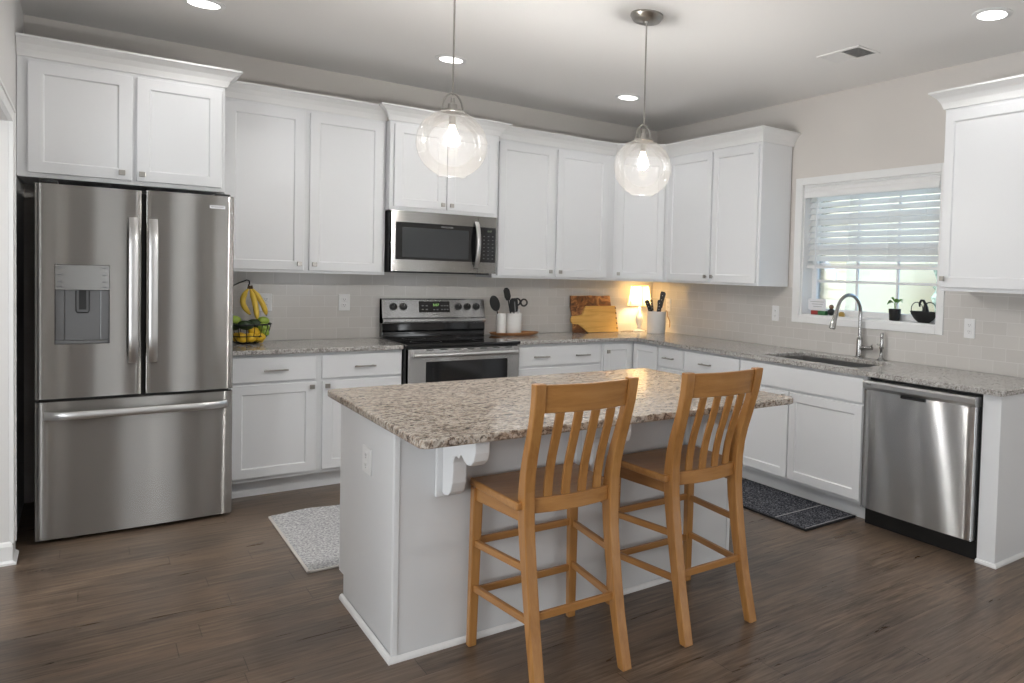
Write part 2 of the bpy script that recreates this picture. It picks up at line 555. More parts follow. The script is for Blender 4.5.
def tube(bm, pts, r, seg=10, cap=True, closed=False):
    pts = [Vector(p) for p in pts]
    n = len(pts)
    rs = r if isinstance(r, (list, tuple)) else [r] * n
    rings = []
    prev = None
    for i, p in enumerate(pts):
        if closed:
            tn = (pts[(i + 1) % n] - pts[i - 1]).normalized()
        else:
            tn = ((pts[min(i + 1, n - 1)] - pts[max(i - 1, 0)])).normalized()
        if prev is None:
            ref = Vector((0, 0, 1)) if abs(tn.z) < 0.9 else Vector((1, 0, 0))
            a = tn.cross(ref).normalized()
        else:
            a = (prev - tn * prev.dot(tn)).normalized()
        prev = a
        b = tn.cross(a)
        rings.append([bm.verts.new(p + (a * math.cos(2 * PI * k / seg) + b * math.sin(2 * PI * k / seg)) * rs[i]) for k in range(seg)])
    m = n if closed else n - 1
    for i in range(m):
        A, C_ = rings[i], rings[(i + 1) % n]
        for k in range(seg):
            j = (k + 1) % seg
            bm.faces.new((A[k], A[j], C_[j], C_[k]))
    if cap and not closed:
        bm.faces.new(rings[0][::-1])
        bm.faces.new(rings[-1])

def lathe(bm, prof, c, seg=24, axis='Z'):
    c = Vector(c)
    def pt(r, h, a):
        x, y = r * math.cos(a), r * math.sin(a)
        return c + (Vector((x, y, h)) if axis == 'Z' else Vector((x, -h, y)) if axis == 'Y' else Vector((-h, x, y)))
    rings = []
    for r, h in prof:
        if r < 1e-6:
            rings.append([bm.verts.new(pt(0, h, 0))])
        else:
            rings.append([bm.verts.new(pt(r, h, 2 * PI * k / seg)) for k in range(seg)])
    for A, C_ in zip(rings, rings[1:]):
        if len(A) == 1 and len(C_) == 1:
            continue
        for k in range(seg):
            j = (k + 1) % seg
            if len(A) == 1:
                bm.faces.new((A[0], C_[j], C_[k]))
            elif len(C_) == 1:
                bm.faces.new((A[k], A[j], C_[0]))
            else:
                bm.faces.new((A[k], A[j], C_[j], C_[k]))

def poly_prism(bm, outer, holes, z0, z1):
    loops = [outer] + holes
    es = []
    vls = []
    for L in loops:
        vs = [bm.verts.new((x, y, z1)) for x, y in L]
        vls.append(vs)
        es += [bm.edges.new((vs[i], vs[(i + 1) % len(vs)])) for i in range(len(vs))]
    res = bmesh.ops.triangle_fill(bm, edges=es, use_beauty=True, use_dissolve=True)
    fs = [g for g in res['geom'] if isinstance(g, bmesh.types.BMFace)]
    low = {v: bm.verts.new((v.co.x, v.co.y, z0)) for L in vls for v in L}
    for f in fs:
        bm.faces.new([low[v] for v in reversed(f.verts)])
    for L in vls:
        for i in range(len(L)):
            a, b = L[i], L[(i + 1) % len(L)]
            bm.faces.new((a, b, low[b], low[a]))

def profile_prism(bm, pts, mk):
    """pts: 2D outline; mk(p, side) -> 3D point for side 0/1"""
    a = [bm.verts.new(mk(p, 0)) for p in pts]
    b = [bm.verts.new(mk(p, 1)) for p in pts]
    bm.faces.new(a[::-1])
    bm.faces.new(b)
    for i in range(len(pts)):
        j = (i + 1) % len(pts)
        bm.faces.new((a[i], a[j], b[j], b[i]))

def crown_sweep(bm, path, pre=None, post=None, prof=None):
    """moulding along a plan path; its outside is to the right of travel. pre / post: neighbouring directions for mitred ends"""
    prof = prof or [(0.0, 0.0), (0.010, 0.0), (0.014, 0.012), (0.022, 0.034), (0.040, 0.060), (0.062, 0.078), (0.072, 0.084), (0.076, 0.086), (0.076, 0.097), (0.0, 0.097)]
    P = [Vector(p) for p in path]
    dirs = [(P[i + 1] - P[i]).normalized() for i in range(len(P) - 1)]
    z0 = crown_sweep.z
    rings = []
    for i, p in enumerate(P):
        d0 = dirs[i - 1] if i > 0 else (Vector(pre).normalized() if pre else dirs[0])
        d1 = dirs[i] if i < len(dirs) else (Vector(post).normalized() if post else dirs[-1])
        n0, n1 = Vector((d0.y, -d0.x)), Vector((d1.y, -d1.x))
        m = (n0 + n1)
        m = m / max(1e-6, (1 + n0.dot(n1)))
        rings.append([bm.verts.new((p.x + m.x * o, p.y + m.y * o, z0 + h)) for o, h in prof])
    k = len(prof)
    for A, C_ in zip(rings, rings[1:]):
        for i in range(k):
            j = (i + 1) % k
            bm.faces.new((A[i], A[j], C_[j], C_[i]))
    bm.faces.new(rings[0])
    bm.faces.new(rings[-1][::-1])
crown_sweep.z = 2.455

# ------------------------------------------------------------------ object helpers
WORG = {}

def thing(name, label, cat, loc=(0, 0, 0), rotz=0.0, group=None):
    o = bpy.data.objects.new(name, None)
    COL.objects.link(o)
    o.empty_display_size = 0.1
    o.location = loc
    o.rotation_euler = (0, 0, rotz)
    o['label'] = label
    o['category'] = cat
    if group:
        o['group'] = group
    WORG[o.name] = Vector(loc)
    return o

def obj(name, bm, m, parent=None, bevel=0.0, seg=2, smooth=False, loc=None, label=None, cat=None, group=None, kind=None, local=False, angle=40):
    """link a bmesh (in world coordinates, or in the parent's own if local) as one object"""
    bmesh.ops.recalc_face_normals(bm, faces=bm.faces[:])
    me = bpy.data.meshes.new(name)
    org = Vector((0, 0, 0))
    if parent is not None:
        org = WORG[parent.name]
    elif loc is not None:
        org = Vector(loc)
    if not local:
        for v in bm.verts:
            v.co -= org
    if smooth:
        for f in bm.faces:
            f.smooth = True
    bm.to_mesh(me)
    bm.free()
    if smooth:
        try:
            me.set_sharp_from_angle(angle=math.radians(angle))
        except Exception:
            pass
    me.materials.append(m)
    o = bpy.data.objects.new(name, me)
    COL.objects.link(o)
    if parent is not None:
        o.parent = parent
    else:
        o.location = org
    WORG[o.name] = org
    if bevel:
        bv = o.modifiers.new('bevel', 'BEVEL')
        bv.width = bevel
        bv.segments = seg
        bv.limit_method = 'ANGLE'
        bv.angle_limit = math.radians(35)
        bv.harden_normals = False
    if label:
        o['label'] = label
    if cat:
        o['category'] = cat
    if group:
        o['group'] = group
    if kind:
        o['kind'] = kind
    return o

def part(name, bm, m, parent, **k):
    return obj(name, bm, m, parent, **k)

def struct(name, bm, m, **k):
    return obj(name, bm, m, kind='structure', **k)

def dup(root, delta, label, group=None, keep_group=True):
    r = root.copy()
    COL.objects.link(r)
    r.location = Vector(root.location) + Vector(delta)
    r['label'] = label
    WORG[r.name] = Vector(r.location)
    for ch in list(root.children):
        c = ch.copy()
        COL.objects.link(c)
        c.parent = r
        for g in list(ch.children):
            d = g.copy()
            COL.objects.link(d)
            d.parent = c
    return r

def lettering(txt, size, place, m, parent, name='lettering', depth=0.0004):
    """flat raised letters; place(x, y, d) maps text plane to world"""
    cu = bpy.data.curves.new('text_tmp', 'FONT')
    cu.body = txt
    cu.size = size
    cu.align_x = 'CENTER'
    cu.align_y = 'CENTER'
    cu.extrude = depth
    cu.resolution_u = 2
    to = bpy.data.objects.new('text_tmp', cu)
    COL.objects.link(to)
    dg = bpy.context.evaluated_depsgraph_get()
    me = bpy.data.meshes.new_from_object(to.evaluated_get(dg))
    bpy.data.objects.remove(to)
    bm = B()
    bm.from_mesh(me)
    for v in bm.verts:
        v.co = place(v.co.x, v.co.y, v.co.z + depth)
    return part(name, bm, m, parent)

def knob(F, u, n, z, parent):
    bm = B()
    c = F.p(u, n, z)
    nn = Vector((F.n.x, F.n.y, 0))
    tube(bm, [c, c + nn * 0.016], 0.005, 8)
    box(bm, F, u - 0.014, u + 0.014, n + 0.015, n + 0.026, z - 0.014, z + 0.014)
    return part('knob', bm, NICKEL, parent, bevel=0.002)

def pull(F, u, n, z, parent, w=0.13):
    bm = B()
    box(bm, F, u - w / 2, u + w / 2, n + 0.022, n + 0.032, z - 0.005, z + 0.005)
    for s in (-1, 1):
        box(bm, F, u + s * (w / 2 - 0.016) - 0.005, u + s * (w / 2 - 0.016) + 0.005, n, n + 0.024, z - 0.005, z + 0.005)
    return part('pull_handle', bm, NICKEL, parent, bevel=0.0015)

def door(F, u0, u1, z0, z1, n, parent, knob_at=None, rail=0.058, name='door'):
    bm = B()
    shaker(bm, F, u0, u1, z0, z1, n, rail=rail)
    d = part(name, bm, WHITE, parent, bevel=0.0025)
    if knob_at:
        knob(F, knob_at[0], n + 0.0202, knob_at[1], d)
    return d

def drawer(F, u0, u1, z0, z1, n, parent, pulls=(), w=0.13):
    bm = B()
    shaker(bm, F, u0, u1, z0, z1, n, rail=0)
    d = part('drawer', bm, WHITE, parent, bevel=0.003)
    for u in pulls:
        pull(F, u, n + 0.0202, (z0 + z1) / 2 - 0.004, d, w)
    return d

# ------------------------------------------------------------------ the room
H = 2.806
XL = -4.404          # kitchen side of the left wall
YB = -9.9
bm = B(); wbox(bm, -6.6, 0.25, YB - 0.15, 0.15, -0.06, 0.0)
struct('floor', bm, FLOOR)
bm = B(); wbox(bm, -6.6, 0.25, YB - 0.15, 0.15, H, H + 0.12)
struct('ceiling', bm, CEIL)
bm = B(); wbox(bm, -6.6, 0.25, 0.0, 0.15, 0, H)
struct('wall_back', bm, WALL)
bm = B(); wbox(bm, -6.6, 0.25, YB - 0.15, YB, 0, H)
struct('wall_front', bm, WALLR)
# right wall with the window hole
WY0, WY1, WZ0, WZ1 = -3.150, -1.950, 1.165, 2.150
bm = B()
wbox(bm, 0, 0.17, YB, WY0, 0, H)
wbox(bm, 0, 0.17, WY1, 0.0, 0, H)
wbox(bm, 0, 0.17, WY0, WY1, 0, WZ0)
wbox(bm, 0, 0.17, WY0, WY1, WZ1, H)
struct('wall_right', bm, WALL)
# left wall with the cased opening
OY0, OY1, OZ = -2.10, -1.13, 2.05
bm = B()
wbox(bm, XL - 0.12, XL, OY1, 0.0, 0, H)
wbox(bm, XL - 0.12, XL, -3.2, OY0, 0, H)
wbox(bm, XL - 0.12, XL, OY0, OY1, OZ, H)
struct('wall_left', bm, WALLW)
bm = B(); wbox(bm, -6.6, -6.45, YB, 0, 0, H)
struct('wall_hall', bm, WALLR)
# casing round the opening, baseboards
bm = B()
cw = 0.062
wbox(bm, XL, XL + 0.018, OY1, OY1 + cw, 0.09, OZ + cw)
wbox(bm, XL, XL + 0.018, OY0 - cw, OY0, 0.09, OZ + cw)
wbox(bm, XL, XL + 0.018, OY0, OY1, OZ, OZ + cw)
wbox(bm, XL, XL + 0.024, OY1 + cw - 0.014, OY1 + cw, 0.09, OZ + cw)
wbox(bm, XL, XL + 0.024, OY0 - cw, OY1 + cw, OZ + cw - 0.014, OZ + cw)
struct('trim_1', bm, TRIMW, bevel=0.003)
def base_prof(t=0.014, h=0.105):
    return [(0, 0), (t + 0.012, 0), (t + 0.012, 0.010), (t, 0.020), (t, h - 0.02), (t - 0.006, h - 0.006), (0.003, h), (0, h)]
crown_sweep.z = 0.0
bm = B()
crown_sweep(bm, [(XL - 0.12, OY1), (XL, OY1), (XL, OY1 + 0.16)], prof=base_prof())
crown_sweep(bm, [(XL, -3.2), (XL, OY0), (XL - 0.12, OY0)], prof=base_prof())
struct('baseboard_left', bm, TRIMW)
bm = B()
crown_sweep(bm, [(0.0, -3.985), (0.0, YB)], prof=base_prof())
struct('baseboard_right', bm, TRIMW)
crown_sweep.z = 2.455

# backsplash tile
bm = B(); wbox(bm, -3.56, 0.0, -0.010, 0.0, 0.9125, 1.405)
struct('backsplash_tile', bm, TILEB)
bm = B()
wbox(bm, -0.010, 0.0, WY1 + 0.073, -0.0101, 0.9125, 1.378)
wbox(bm, -0.010, 0.0, -4.02, WY0 - 0.055, 0.9125, 1.40)
wbox(bm, -0.010, 0.0, WY0 - 0.055, WY1 + 0.073, 0.9125, 1.114)
struct('backsplash_tile_window_side', bm, TILER)

# ------------------------------------------------------------------ window
bm = B()   # casing
CY0, CY1, CZ0, CZ1 = WY0 - 0.055, WY1 + 0.073, 1.114, 2.205
for y0, y1, z0, z1 in ((CY0, WY0, CZ0, CZ1), (WY1, CY1, CZ0, CZ1), (WY0, WY1, CZ0, WZ0), (WY0, WY1, WZ1, CZ1)):
    wbox(bm, -0.020, 0.0, y0, y1, z0, z1)
struct('trim_2', bm, TRIMW, bevel=0.003)
bm = B()   # jamb lining and sill board
wbox(bm, 0.0, 0.17, WY0, WY0 + 0.012, WZ0, WZ1)
wbox(bm, 0.0, 0.17, WY1 - 0.012, WY1, WZ0, WZ1)
wbox(bm, 0.0, 0.17, WY0 + 0.012, WY1 - 0.012, WZ1 - 0.012, WZ1)
wbox(bm, 0.0, 0.17, WY0 + 0.012, WY1 - 0.012, WZ0, WZ0 + 0.014)
struct('trim_3', bm, TRIMW)
SILL = WZ0 + 0.014
win = bpy.data.objects.new('window_1', None)
COL.objects.link(win)
win.location = (0.13, (WY0 + WY1) / 2, SILL)
win['kind'] = 'structure'
WORG[win.name] = Vector(win.location)
wy0, wy1, wz0, wz1 = WY0 + 0.012, WY1 - 0.012, SILL, WZ1 - 0.012
bm = B()   # sashes, meeting rail, muntins
X0, X1 = 0.105, 0.150
wbox(bm, X0, X1, wy0, wy0 + 0.045, wz0, wz1)
wbox(bm, X0, X1, wy1 - 0.045, wy1, wz0, wz1)
wbox(bm, X0, X1, wy0 + 0.045, wy1 - 0.045, wz0, wz0 + 0.045)
wbox(bm, X0, X1, wy0 + 0.045, wy1 - 0.045, wz1 - 0.04, wz1)
wbox(bm, X0, X1, wy0 + 0.045, wy1 - 0.045, 1.640, 1.680)
for yy in (-2.388, -2.744):
    wbox(bm, 0.118, 0.134, yy - 0.009, yy + 0.009, wz0 + 0.045, 1.640)
    wbox(bm, 0.118, 0.134, yy - 0.009, yy + 0.009, 1.680, wz1 - 0.04)
for zz in (1.432, 1.89):
    wbox(bm, 0.119, 0.133, wy0 + 0.045, wy1 - 0.045, zz - 0.009, zz + 0.009)
part('window_frame', bm, TRIMW, win, bevel=0.002)
bm = B(); wbox(bm, 0.124, 0.128, wy0 + 0.044, wy1 - 0.044, wz0 + 0.044, wz1 - 0.039)
part('window_pane', bm, GLASS, win)

# blind
bl = thing('window_blind', 'white slatted faux wood blind half lowered over the sink window', 'blind', (0.05, (WY0 + WY1) / 2, 1.53))
bm = B()
vy0, vy1 = WY0 + 0.015, WY1 - 0.015
profile_prism(bm, [(-0.016, 2.062), (-0.012, 2.052), (0.0, 2.052), (0.0, 2.136), (-0.006, 2.136), (-0.014, 2.122), (-0.008, 2.104), (-0.016, 2.090)],
              lambda p, s: Vector((p[0] + 0.004, (vy0, vy1)[s], p[1])))
part('valance', bm, TRIMW, bl, bevel=0.002)
bm = B()
nsl = 11
for i in range(nsl):
    z = 2.045 - i * 0.0445
    c, s_ = math.cos(math.radians(52)), math.sin(math.radians(52))
    hw, th = 0.0255, 0.0012
    pts = []
    for k in range(5):
        q = -1 + k / 2
        pts.append((q * hw, 0.0025 * (1 - q * q) + th))
    for k in range(4, -1, -1):
        q = -1 + k / 2
        pts.append((q * hw, 0.0025 * (1 - q * q) - th))
    profile_prism(bm, pts, lambda p, sd: Vector((0.055 + p[0] * c + p[1] * s_, (vy0 + 0.004, vy1 - 0.004)[sd], z + p[0] * s_ - p[1] * c)))
part('slats', bm, BLIND, bl)
bm = B(); wbox(bm, 0.030, 0.080, vy0 + 0.004, vy1 - 0.004, 1.527, 1.549)
wbox(bm, 0.032, 0.078, vy0 + 0.006, vy1 - 0.006, 1.552, 1.556)
wbox(bm, 0.032, 0.078, vy0 + 0.006, vy1 - 0.006, 1.560, 1.564)
part('bottom_rail', bm, TRIMW, bl, bevel=0.002)
for yy in (-2.09, -2.38, -2.72, -3.02):
    bm = B()
    tube(bm, [(0.026, yy, 1.55), (0.026, yy, 2.07)], 0.0012, 5)
    tube(bm, [(0.084, yy, 1.55), (0.084, yy, 2.07)], 0.0012, 5)
    part('ladder_cord', bm, TRIMW, bl)
bm = B(); tube(bm, [(0.022, -2.065, 1.45), (0.024, -2.06, 2.06)], 0.004, 8)
part('tilt_wand', bm, WHITEP, bl)

# outdoors
bm = B()
vs = [bm.verts.new(p) for p in ((0.3, -14, -0.35), (3.0, -14, -0.35), (12, -14, 3.4), (12, 16, -0.6), (3.0, 16, -0.35), (0.3, 16, -0.35))]
bm.faces.new((vs[0], vs[1], vs[4], vs[5]))
bm.faces.new((vs[1], vs[2], vs[3], vs[4]))
struct('ground', bm, GRASS)
fe = thing('yard_fence', 'pale wooden board fence seen through the sink window', 'fence', (9.0, 3.0, 0.4))
bm = B()
for i in range(46):
    y = -5.0 + i * 0.30
    wbox(bm, 9.0, 9.03, y, y + 0.262, 0.2, 2.35 + 0.03 * (i % 2))
part('fence_board', bm, FENCE, fe)
bm = B(); wbox(bm, 9.031, 9.08, -5, 8.7, 0.8, 0.9); wbox(bm, 9.031, 9.08, -5, 8.7, 1.9, 2.0)
part('fence_rail', bm, FENCE, fe)
hs = thing('neighbour_house', 'cream sided house corner seen through left pane of the sink window', 'house', (5.5, 3.6, -0.3))
bm = B()
wbox(bm, 5.2, 9.0 - 0.2, 2.00, 6.5, -0.35, 3.4)
for i in range(24):
    wbox(bm, 5.185, 5.2, 2.00, 6.5, -0.2 + i * 0.15, -0.2 + i * 0.15 + 0.008)
part('house_wall', bm, SIDING, hs)
bm = B()
profile_prism(bm, [(1.80, 1.45), (3.3, 2.55), (3.3, 2.68), (1.80, 1.58)], lambda p, s: Vector(((4.7, 4.76)[s], p[0], p[1])))
part('stair_rail', bm, TRIMW, hs)
def bush(name, c, r, label):
    bm = B()
    rr = random.Random(int(c[1] * 100) + 5)
    bmesh.ops.create_icosphere(bm, subdivisions=4, radius=1)
    ph = [rr.uniform(0, 6) for _ in range(6)]
    for v in bm.verts:
        n = v.co.normalized()
        k = 1 + 0.12 * math.sin(7 * n.x + ph[0]) * math.sin(8 * n.y + ph[1]) + 0.10 * math.sin(15 * n.z + ph[2]) * math.sin(13 * n.y + ph[3]) + rr.uniform(-.05, .05)
        v.co = Vector((n.x * r[0], n.y * r[1], n.z * r[2])) * k
        v.co += Vector(c)
    return obj(name, bm, HEDGE, loc=(c[0], c[1], c[2] - r[2]), label=label, cat='shrub')
bush('garden_shrub', (7.4, 0.2, 1.2), (0.9, 1.4, 1.1), 'leafy green shrub in the yard behind the potted plant, seen through the window')

# ------------------------------------------------------------------ upper cabinets
UZ0, UZ1, DZ0, DZ1 = 1.380, 2.455, 1.398, 2.434
def cab_box(bm, F, u0, u1, n0, n1, z0, z1):
    box(bm, F, u0, u1, n0, n1, z0, z1)

# over the fridge
t = thing('wall_cabinet', 'short white two-door cabinet above the refrigerator', 'cabinet', (-3.96, -0.3, 1.845))
bm = B(); box(bm, BW, XL + 0.002, -3.5155, 0.002, 0.61, 1.845, UZ1)
part('cabinet_body', bm, WHITE, t, bevel=0.0015)
door(BW, -4.360, -3.941, 1.868, DZ1, 0.6102, t, (-3.985, 1.905))
door(BW, -3.922, -3.532, 1.868, DZ1, 0.6102, t, (-3.898, 1.905))
bm = B(); crown_sweep(bm, [(XL + 0.002, -0.61), (-3.5155, -0.61), (-3.5155, -0.3990)])
part('crown_moulding', bm, TRIMW, t)
# left of the microwave
t = thing('wall_cabinet', 'tall white two-door wall cabinet between the refrigerator and the microwave', 'cabinet', (-3.02, -0.16, UZ0))
bm = B(); box(bm, BW, -3.5145, -2.5355, 0.011, 0.322, UZ0, UZ1)
part('cabinet_body', bm, WHITE, t, bevel=0.0015)
door(BW, -3.486, -3.043, DZ0, DZ1, 0.3222, t, (-3.072, 1.440))
door(BW, -3.013, -2.556, DZ0, DZ1, 0.3222, t, (-2.984, 1.440))
bm = B(); crown_sweep(bm, [(-3.5145, -0.322), (-2.5355, -0.322)])
part('crown_moulding', bm, TRIMW, t)
# above the microwave
MN = 0.405
t = thing('wall_cabinet', 'short white two-door cabinet directly above the microwave', 'cabinet', (-2.14, -0.2, 1.84))
bm = B(); box(bm, BW, -2.5345, -1.7505, 0.011, MN, 1.838, UZ1)
part('cabinet_body', bm, WHITE, t, bevel=0.0015)
door(BW, -2.508, -2.147, 1.862, DZ1, MN + 0.0002, t, (-2.176, 1.897))
door(BW, -2.140, -1.772, 1.862, DZ1, MN + 0.0002, t, (-2.111, 1.897))
bm = B(); crown_sweep(bm, [(-2.5345, -0.3990), (-2.5345, -MN), (-1.7505, -MN), (-1.7505, -0.3990)])
part('crown_moulding', bm, TRIMW, t)
# right of the microwave
t = thing('wall_cabinet', 'tall white two-door wall cabinet right of the microwave', 'cabinet', (-1.2, -0.16, UZ0))
bm = B(); box(bm, BW, -1.7495, -0.6565, 0.011, 0.322, UZ0, UZ1)
part('cabinet_body', bm, WHITE, t, bevel=0.0015)
door(BW, -1.712, -1.238, DZ0, DZ1, 0.3222, t, (-1.268, 1.440))
door(BW, -1.211, -0.731, DZ0, DZ1, 0.3222, t, (-1.181, 1.440))
bm = B(); crown_sweep(bm, [(-1.7495, -0.322), (-0.6565, -0.322)], post=(r2, -r2))
part('crown_moulding', bm, TRIMW, t)
# diagonal corner
t = thing('corner_wall_cabinet', 'white single-door wall cabinet set diagonally across the corner', 'cabinet', (-0.3, -0.3, UZ0))
bm = B()
poly_prism(bm, [(-0.6555, -0.011), (-0.6555, -0.322), (-0.322, -0.6555), (-0.011, -0.6555), (-0.011, -0.011)], [], UZ0, UZ1)
part('cabinet_body', bm, WHITE, t, bevel=0.0015)
door(DG, 0.026, 0.442, DZ0, DZ1, 0.0008, t, (0.058, 1.440))
bm = B(); crown_sweep(bm, [(-0.655, -0.3225), (-0.3225, -0.655)], pre=(1, 0), post=(0, -1))
part('crown_moulding', bm, TRIMW, t)
# right wall, before the window
t = thing('wall_cabinet', 'tall white two-door wall cabinet between the corner and the sink window', 'cabinet', (-0.16, -1.2, UZ0))
bm = B(); box(bm, RW, 0.6565, 1.818, 0.011, 0.322, UZ0, UZ1)
part('cabinet_body', bm, WHITE, t, bevel=0.0015)
door(RW, 0.678, 1.250, DZ0, DZ1, 0.3222, t, (1.222, 1.440))
door(RW, 1.276, 1.796, DZ0, DZ1, 0.3222, t, (1.304, 1.440))
bm = B(); crown_sweep(bm, [(-0.322, -0.6565), (-0.322, -1.818), (-0.002, -1.818)], pre=(r2, -r2))
part('crown_moulding', bm, TRIMW, t)
# right of the window
t = thing('wall_cabinet', 'white wall cabinet right of the sink window, above the dishwasher end of the counter', 'cabinet', (-0.16, -3.8, 1.4))
bm = B(); box(bm, RW, 3.366, 3.985, 0.011, 0.322, 1.398, UZ1)
part('cabinet_body', bm, WHITE, t, bevel=0.0015)
door(RW, 3.381, 3.965, 1.420, DZ1, 0.3222, t, (3.408, 1.470))
bm = B(); crown_sweep(bm, [(-0.002, -3.366), (-0.322, -3.366), (-0.322, -3.985), (-0.002, -3.985)][0:4] if False else [(-0.322, -3.366), (-0.322, -3.985), (-0.002, -3.985)], pre=(-1, 0))
crown_sweep(bm, [(-0.002, -3.366), (-0.322, -3.366)], post=(0, -1))
part('crown_moulding', bm, TRIMW, t)

# ------------------------------------------------------------------ base cabinets
BZ0, BZ1 = 0.105, 0.8815
def base_body(F, u0, u1, parent, toe=True, n1=0.61):
    bm = B(); box(bm, F, u0, u1, 0.011, n1, BZ0, BZ1)
    part('cabinet_body', bm, WHITE, parent, bevel=0.0015)
    bm = B(); box(bm, F, u0, u1, 0.49, 0.545, 0.0, BZ0 - 0.0005)
    part('toe_kick', bm, WHITE, parent)

t = thing('base_cabinet', 'white base cabinet with two drawers over two doors, left of the range', 'cabinet', (-3.0, -0.3, 0))
base_body(BW, -3.495, -2.4965, t)
drawer(BW, -3.480, -3.026, 0.714, 0.862, 0.6102, t, (-3.247,))
drawer(BW, -2.990, -2.506, 0.714, 0.862, 0.6102, t, (-2.738,))
door(BW, -3.480, -3.022, 0.130, 0.697, 0.6102, t, (-3.048, 0.668))
door(BW, -2.986, -2.506, 0.130, 0.697, 0.6102, t, (-2.960, 0.668))
t = thing('base_cabinet', 'white base cabinet with wide two-pull drawers, right of the range', 'cabinet', (-1.3, -0.3, 0))
base_body(BW, -1.6675, -0.930, t)
drawer(BW, -1.655, -0.944, 0.714, 0.862, 0.6102, t, (-1.475, -1.118))
drawer(BW, -1.655, -0.944, 0.424, 0.697, 0.6102, t, (-1.475, -1.118))
drawer(BW, -1.655, -0.944, 0.130, 0.408, 0.6102, t, (-1.475, -1.118))
t = thing('corner_base_cabinet', 'white corner base cabinet with two doors meeting in the inside corner', 'cabinet', (-0.4, -0.4, 0))
bm = B()
poly_prism(bm, [(-0.9290, -0.011), (-0.9290, -0.610), (-0.610, -0.610), (-0.610, -0.9840), (-0.011, -0.9840), (-0.011, -0.011)], [], BZ0, BZ1)
part('cabinet_body', bm, WHITE, t, bevel=0.0015)
bm = B()
poly_prism(bm, [(-0.9290, -0.49), (-0.9290, -0.545), (-0.545, -0.545), (-0.545, -0.9840), (-0.49, -0.9840), (-0.49, -0.49)], [], 0, BZ0 - 0.0005)
part('toe_kick', bm, WHITE, t)
door(BW, -0.912, -0.640, 0.130, 0.862, 0.6102, t, (-0.880, 0.800), rail=0.052)
door(RW, 0.640, 0.972, 0.130, 0.862, 0.6102, t, None, rail=0.052)
t = thing('base_cabinet', 'narrow white drawer base cabinet next to the inside corner on the window wall', 'cabinet', (-0.3, -1.15, 0))
base_body(RW, 0.9850, 1.3275, t)
drawer(RW, 1.000, 1.317, 0.714, 0.862, 0.6102, t, (1.150,))
drawer(RW, 1.000, 1.317, 0.430, 0.697, 0.6102, t, (1.150,))
drawer(RW, 1.000, 1.317, 0.130, 0.413, 0.6102, t, (1.150,))
t = thing('base_cabinet', 'white base cabinet with drawer over doors, directly left of the sink cabinet', 'cabinet', (-0.3, -1.65, 0))
base_body(RW, 1.3285, 1.9805, t)
drawer(RW, 1.341, 1.968, 0.714, 0.862, 0.6102, t, (1.610,))
door(RW, 1.341, 1.652, 0.130, 0.697, 0.6102, t, (1.625, 0.668))
door(RW, 1.657, 1.968, 0.130, 0.697, 0.6102, t, (1.684, 0.668))
t = thing('sink_base_cabinet', 'white sink base cabinet with plain false front over two doors', 'cabinet', (-0.3, -2.53, 0))
bm = B()
box(bm, RW, 1.9815, 2.04, 0.011, 0.61, BZ0, BZ1)
box(bm, RW, 3.03, 3.0955, 0.011, 0.61, BZ0, BZ1)
box(bm, RW, 2.04, 3.03, 0.585, 0.61, BZ0, BZ1)
box(bm, RW, 2.04, 3.03, 0.011, 0.585, BZ0, BZ0 + 0.018)
box(bm, RW, 2.04, 3.03, 0.011, 0.03, BZ0 + 0.018, BZ1)
part('cabinet_body', bm, WHITE, t, bevel=0.0015)
bm = B(); box(bm, RW, 1.9815, 3.0955, 0.49, 0.545, 0.0, BZ0 - 0.0005)
part('toe_kick', bm, WHITE, t)
bm = B(); shaker(bm, RW, 1.992, 3.078, 0.716, 0.862, 0.6102, rail=0)
part('false_front', bm, WHITE, t, bevel=0.003)
door(RW, 1.992, 2.464, 0.128, 0.699, 0.6102, t, (2.437, 0.668))
door(RW, 2.476, 3.078, 0.128, 0.699, 0.6102, t, (2.503, 0.668))
# end panel
t = thing('end_panel', 'white end panel closing the counter run right of the dishwasher', 'panel', (-0.3, -3.9, 0))
bm = B(); box(bm, RW, 3.8475, 3.950, 0.011, 0.612, 0.0, BZ1)
part('panel', bm, WHITE, t, bevel=0.002)
bm = B()
crown_sweep.z = 0.0
crown_sweep(bm, [(-0.6125, -3.8475), (-0.6125, -3.9505), (-0.012, -3.9505)][::1], prof=[(0, 0), (0.016, 0), (0.016, 0.008), (0.010, 0.017), (0, 0.020)])
crown_sweep.z = 2.455
part('shoe_moulding', bm, TRIMW, t)

# ------------------------------------------------------------------ countertops
CZ_0, CZ_1 = 0.882, 0.912
def arc(cx, cy, r, a0, a1, n=8):
    return [(cx + r * math.cos(math.radians(a0 + (a1 - a0) * i / n)), cy + r * math.sin(math.radians(a0 + (a1 - a0) * i / n))) for i in range(n + 1)]
bm = B()
poly_prism(bm, [(-3.495, -0.0105), (-3.495, -0.652), (-2.4955, -0.652), (-2.4955, -0.0105)], [], CZ_0, CZ_1)
obj('countertop', bm, GRAN, loc=(-3, -0.3, CZ_0), bevel=0.007, seg=3, label='speckled grey granite countertop between the refrigerator and the range', cat='countertop')
bm = B()
SX0, SX1, SY0, SY1 = -0.565, -0.145, -2.965, -2.130
r_ = 0.03
hole = arc(SX0 + r_, SY0 + r_, r_, 180, 270, 4) + arc(SX1 - r_, SY0 + r_, r_, 270, 360, 4) + arc(SX1 - r_, SY1 - r_, r_, 0, 90, 4) + arc(SX0 + r_, SY1 - r_, r_, 90, 180, 4)
inner = arc(-0.652 - 0.06, -0.652 - 0.06, 0.06, 90, 0, 5)
poly_prism(bm, [(-0.0105, -0.0105), (-1.6685, -0.0105), (-1.6685, -0.652)] + inner + [(-0.652, -3.978), (-0.0105, -3.978)], [hole], CZ_0, CZ_1)
